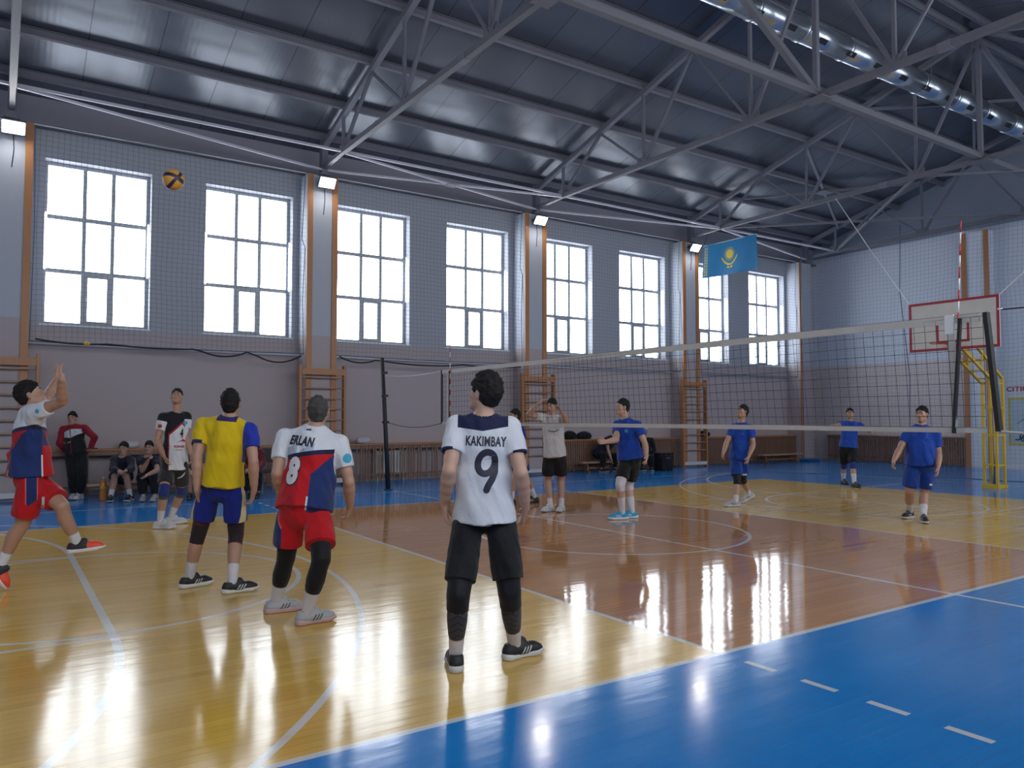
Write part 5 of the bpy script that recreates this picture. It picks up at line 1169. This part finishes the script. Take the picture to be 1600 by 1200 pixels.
drape(shape([[(-.075, -.03), (.0, .005), (.02, .028), (.035, .012), (.075, .0), (.07, -.016), (.02, -.016), (.0, -.008)]]), R['four'], 'peak_emblem', INKR, -.05, .345, 'front')
drape(tx('KINSI', .034, .06, 1.25), R['four'], 'team_print', INKR, -.02, .262, 'front'); drape(tx('VOLLEYBALL', .018, .02, .75), R['four'], 'small_print', INKR, -.02, .215, 'front')
drape(shape([[(-.03, -.022), (.03, -.022), (.03, .022), (-.03, .022)]]), R['four'], 'flag_patch', INKB, -.10, .595, 'front')
for k, z in (('bb', .46), ('wlk', .42), ('hvy', .40)):
    drape(shape([[(-.02, -.02), (.02, -.02), (.02, .022), (-.02, .022)]]) if k == 'bb' else shape([[(-.018, -.008), (.0, .008), (.018, -.008), (.0, -.002)]]), R[k], 'chest_emblem', M('print_pale_blue', (.05, .22, .42), .5), -.07, z, 'front')
drape(shape([[(-.012, -.02), (.012, -.02), (.012, .02), (-.012, .02)]]), R['bb'], 'small_emblem', INKW, .07, .42, 'front')
drape(shape([[(-.09, .0), (-.03, -.022), (.03, -.022), (.09, .0), (.09, -.012), (.03, -.036), (-.03, -.036), (-.09, -.012)]]), R['whi'], 'chest_print', INKK, .0, .43, 'front')
drape(shape([[(-.022, -.01), (.018, .004), (.024, .012), (-.008, .004)]]), R['coach'], 'chest_emblem', INKK, -.09, .40, 'front')
drape(shape([[(-.04, -.004), (.04, -.004), (.04, .004), (-.04, .004)]]), R['coach'], 'small_print', INKW, .03, .22, 'front')
# prints on legs and sleeves: laid on shorts with the leg's own frame
def side_print(me, P, key, name, mat, x, z, side): return drape(me, P, name, mat, x, z, side, key=key, frame=(P['P0'], UPV, P['rt'], P['fr']))
side_print(tx('1', .10, .05, .7), R['srv'], 'shorts', 'number_print', INKW, .09, -.20, 'right')
for k, x in (('hvy', -.13), ('wlk', -.10)):
    side_print(shape([[(-.025, -.014), (.025, -.014), (.012, .0), (.025, .014), (-.025, .014), (-.012, 0)]]), R[k], 'shorts', 'thigh_emblem', INKW, x, -.30, 'front')
side_print(shape([[(-.05, -.05), (-.01, -.03), (.02, .0), (.035, .05), (.02, .045), (.0, .01), (-.03, -.02), (-.06, -.035)]]), R['four'], 'shorts', 'thigh_flash', INKW, -.09, -.15, 'front')
side_print(shape([[(-.03, -.006), (.03, -.002), (.03, .006), (-.03, .006)]]), R['bb'], 'shorts', 'thigh_emblem', INKW, .10, -.27, 'front')
def sleeve_disc(P, r, mat, name, sd, t, dirv):
    J = P['J']; c = lerp(J['s'+sd], J['e'+sd], t); g = P['shirt']; org = np.array(ORG[g.name]); n = U(dirv)
    u = U(J['s'+sd]-J['e'+sd]); e1 = U(np.cross(u, n)); n = np.cross(e1, u)
    bvh = BVHTree.FromPolygons([v.co for v in g.data.vertices], [tuple(p.vertices) for p in g.data.polygons]); vs = []
    pts = [(0, 0)]+[(r*q*math.cos(6.2832*k/16), r*q*math.sin(6.2832*k/16)) for q in (.5, 1) for k in range(16)]
    for a, b in pts:
        s_ = Vector(c+e1*a+u*b+n*.3-org); h_ = bvh.ray_cast(s_, Vector(-n))[0]; vs.append(np.array(h_ if h_ else Vector(c+n*.07-org))+n*.003+org)
    fs = [(0, 1+k, 1+(k+1) % 16) for k in range(16)]+[(1+k, 17+k, 17+(k+1) % 16, 1+(k+1) % 16) for k in range(16)]
    me = bpy.data.meshes.new(name); me.from_pydata([tuple(v-org) for v in vs], [], fs); me.materials.append(mat); o = bpy.data.objects.new(name, me); COL.objects.link(o); o.parent = g
camd = lambda P: np.array(cam.location)-P['P0']
sleeve_disc(R['erl'], .038, INKB, 'sleeve_badge', 'R', .42, camd(R['erl'])+R['erl']['rt']*3)
sleeve_disc(R['srv'], .020, INKB, 'sleeve_badge', 'R', .30, camd(R['srv']))
sleeve_disc(R['four'], .028, INKR, 'sleeve_badge', 'R', .40, camd(R['four'])+R['four']['rt']*2)
# the server's shirt tail blown backwards
mb = MB(); P = R['srv']; TA, TB, TC, TD = [np.array(v) for v in ([-6.778, 4.75, 1.304], [-6.778, 4.75, 1.103], [-6.885, 4.919, 1.214], [-6.864, 4.904, 1.133])]
ring = []
nU, nV = 8, 7
for j in range(nV+1):
    for i in range(nU+1):
        u, v = i/nU, j/nV; q = lerp(lerp(TA, TB, v), lerp(TC, TD, v), u)+np.array([0, .03*math.sin(u*4+v*3)-.04*math.sin(v*3.1), 0]); ring.append(q)
for off in (0, .006):
    pass
vs = [tuple(q) for q in ring]+[tuple(q+np.array([0, .006, 0])) for q in ring]; n1 = (nU+1)*(nV+1)
fs = [(j*(nU+1)+i, j*(nU+1)+i+1, (j+1)*(nU+1)+i+1, (j+1)*(nU+1)+i) for j in range(nV) for i in range(nU)]; fs += [tuple(n1+k for k in reversed(f)) for f in fs]
bd = [i for i in range(nU+1)]+[(j)*(nU+1)+nU for j in range(1, nV+1)]+[nV*(nU+1)+i for i in range(nU-1, -1, -1)]+[j*(nU+1) for j in range(nV-1, 0, -1)]
fs += [(bd[(k+1) % len(bd)], bd[k], bd[k]+n1, bd[(k+1) % len(bd)]+n1) for k in range(len(bd))]
mb.add(vs, fs, True); mb.build('shirt_tail', plain('red_cloth', RED), P['root'])
# ---------------------------------------------------------------- things along the walls
def bench(x0, x1, y, label, h=.3):
    t = thing('bench', ((x0+x1)/2, y, 0), label, 'bench')
    MB().box((x0, y-.13, h-.04), (x1, y+.13, h)).build('seat', WOODB, t, bevel=.006)
    for x in (x0+.25, x1-.25):
        MB().box((x-.03, y-.12, 0), (x+.03, y+.12, .05)).box((x-.025, y-.04, .05), (x+.025, y+.04, h-.04)).build('leg', WOODR, t)
    MB().box((x0+.25, y-.02, .1), (x1-.25, y+.02, .15)).build('stretcher', WOODR, t)
bench(-5.55, -2.4, 12.82, 'low wooden gym bench under the seated spectators on the left')
bench(6.5, 8.85, 13.22, 'low gym bench under the person bending to the shoes')
bench(14.2, 16.3, 13.2, 'low empty bench against the screen near the far corner')
def bag(c, s, label, rot=0):
    hh = .012; g = Field(np.array(c)-.36, np.array(c)+.36, hh); c = np.array(c, float); r = np.random.default_rng(int(c[0]*10)); a, b, d = s
    g.ell(c+[0, 0, d*.9], np.eye(3), (a, b, d), .03); g.cap(c+[-a*.75, 0, d*.6], c+[a*.75, 0, d*.6], d*.75, d*.65, .02)
    g.ell(c+[a*.3, -b*.6, d*.7], np.eye(3), (a*.5, b*.4, d*.6), .02); g.keep(lambda P: P[..., 2]-c[2]-.002)
    V, F = g.mesh(); t = thing('sports_bag', tuple(c), label, 'bag', 'bags on the window ledge'); np_mesh('body', V, F, BLK, t, 1)
    MB().tube([c+np.array([-a*.5, -b*.8, d*1.0]), c+np.array([-a*.2, -b*1.05, d*1.5]), c+np.array([a*.2, -b*1.05, d*1.5]), c+np.array([a*.5, -b*.8, d*1.0])], .012, 6).build('strap', BLACK, t)
    MB().tube([c+np.array([-a*.7, -b*.5, d*1.35]), c+np.array([0, -b*.62, d*1.62]), c+np.array([a*.7, -b*.5, d*1.35])], .004, 5).build('zip', STEEL2, t)
bag((6.05, 13.72, .917), (.19, .15, .14), 'black bag on the ledge right beside the off-white shirted player, leftmost of three')
bag((6.54, 13.72, .917), (.19, .15, .13), 'black bag on the ledge, middle of the three together')
bag((7.05, 13.70, .917), (.22, .15, .12), 'black slumped bag on the ledge, rightmost of the three together')
bag((12.05, 13.75, .917), (.26, .15, .10), 'low black bag alone on the ledge right of the fourth wall bars')
def pbag(c, label):
    c = np.array(c, float); g = Field(c-.3, c+.3, .010); r = np.random.default_rng(3)
    g.ell(c+[0, 0, .06], np.eye(3), (.17, .11, .08), .02)
    for _ in range(7): q = c+[r.uniform(-.13, .13), r.uniform(-.07, .07), r.uniform(.04, .12)]; g.ell(q, np.eye(3), (.05, .045, .04), .012)
    g.keep(lambda P: P[..., 2]-c[2]-.002); V, F = g.mesh(); t = thing('plastic_bag', tuple(c), label, 'bag'); np_mesh('body', V, F, M('plastic_film', (.45, .46, .52), .3, bmp=.5, bs=30), t)
    MB().tube([c+np.array([0, 0, .14]), c+np.array([.03, 0, .19]), c+np.array([.06, 0, .15])], .008, 5).build('handle', M('plastic_film', (.45, .46, .52), .3), t)
pbag((.28, 13.72, .917), 'crumpled pale plastic bag on the ledge left of the net post')
pbag((-4.72, 13.8, .917), 'crumpled pale plastic bag on the ledge between the two seated spectators')
o = MB().box((-5.75, 13.66, .916), (-5.3, 13.9, .935)).build('folder', BLACK, org=(-5.5, 13.7, .916), bevel=.004); tag(o, 'flat dark folder lying on the ledge beside the person in the track jacket', 'folder')
def bottle(x, y, mat, label, h=.3, r=.042):
    t = thing('bottle', (x, y, 0), label, 'bottle')
    MB().lathe([(0, 0), (r*.9, 0), (r, .015), (r, h*.35), (r*.93, h*.4), (r, h*.45), (r, h*.66), (r*.75, h*.8), (r*.34, h*.9), (r*.33, h*.96), (0, h*.96)], (x, y, 0), 20).build('body', mat, t)
    MB().lathe([(0, h*.95), (r*.38, h*.95), (r*.38, h*1.03), (0, h*1.03)], (x, y, 0), 14).build('cap', M('bottle_cap', (.5, .5, .55), .4), t)
    MB().lathe([(r*1.01, h*.46), (r*1.02, h*.46), (r*1.02, h*.62), (r*1.01, h*.62)], (x, y, 0), 20).build('paper_band', M('bottle_band', (.5, .3, .06), .6), t)
bottle(-5.29, 12.66, M('orange_drink', (.55, .20, .02), .2), 'big bottle of orange drink on the blue floor', .42, .06)
bottle(-4.92, 12.62, M('blue_drink', (.03, .16, .42), .2), 'slim blue bottle on the floor in front of the bench', .26, .035)
bottle(-4.62, 12.6, M('blue_drink2', (.02, .10, .36), .25), 'dark blue bottle between the feet of the seated person', .32, .05)
def gearbox(c, s, label, mat=BLK):
    x, y = c; a, b, h = s; t = thing('equipment_case', (x, y, 0), label, 'case')
    MB().box((x-a, y-b, .0), (x+a, y+b, h*.86)).build('body', mat, t, bevel=.03); MB().box((x-a, y-b, h*.86), (x+a, y+b, h)).build('lid', mat, t, bevel=.02)
    MB().tube([(x-.08, y-b-.02, h*.7), (x+.08, y-b-.02, h*.7)], .012, 6).build('handle', STEEL, t)
gearbox((9.2, 12.7), (.24, .18, .52), 'black case standing on the floor right of the bench players')
gearbox((16.85, 13.2), (.32, .2, .09), 'flat blue block on the floor at the foot of the corner pilaster', M('blue_block', (.01, .12, .35), .5))
def chair(x, y, a, label):
    t = thing('chair', (x, y, 0), label, 'chair', 'black chairs behind the number 8 player'); Rz = Matrix.Rotation(a, 3, 'Z')
    def part(nm, boxes, mat=BLACK, bv=.008):
        mb = MB()
        for A, B in boxes: mb.box(A, B)
        mb.v = [tuple(Rz @ Vector(v)+Vector((x, y, 0))) for v in mb.v]; mb.build(nm, mat, t, bevel=bv)
    part('seat', [((-.2, -.2, .42), (.2, .2, .47))]); part('backrest', [((-.2, .17, .62), (.2, .21, .9))])
    for sx_ in (-1, 1):
        for sy in (-1, 1): part('leg', [((sx_*.18-.012, sy*.18-.012, 0), (sx_*.18+.012, sy*.18+.012, .42 if sy < 0 else .88))], STEEL, 0)
chair(-2.35, 12.35, .1, 'black chair left of the number 8 player, beside the dark red jacket'); chair(-1.72, 12.5, -.1, 'black chair half hidden behind the number 8 player')
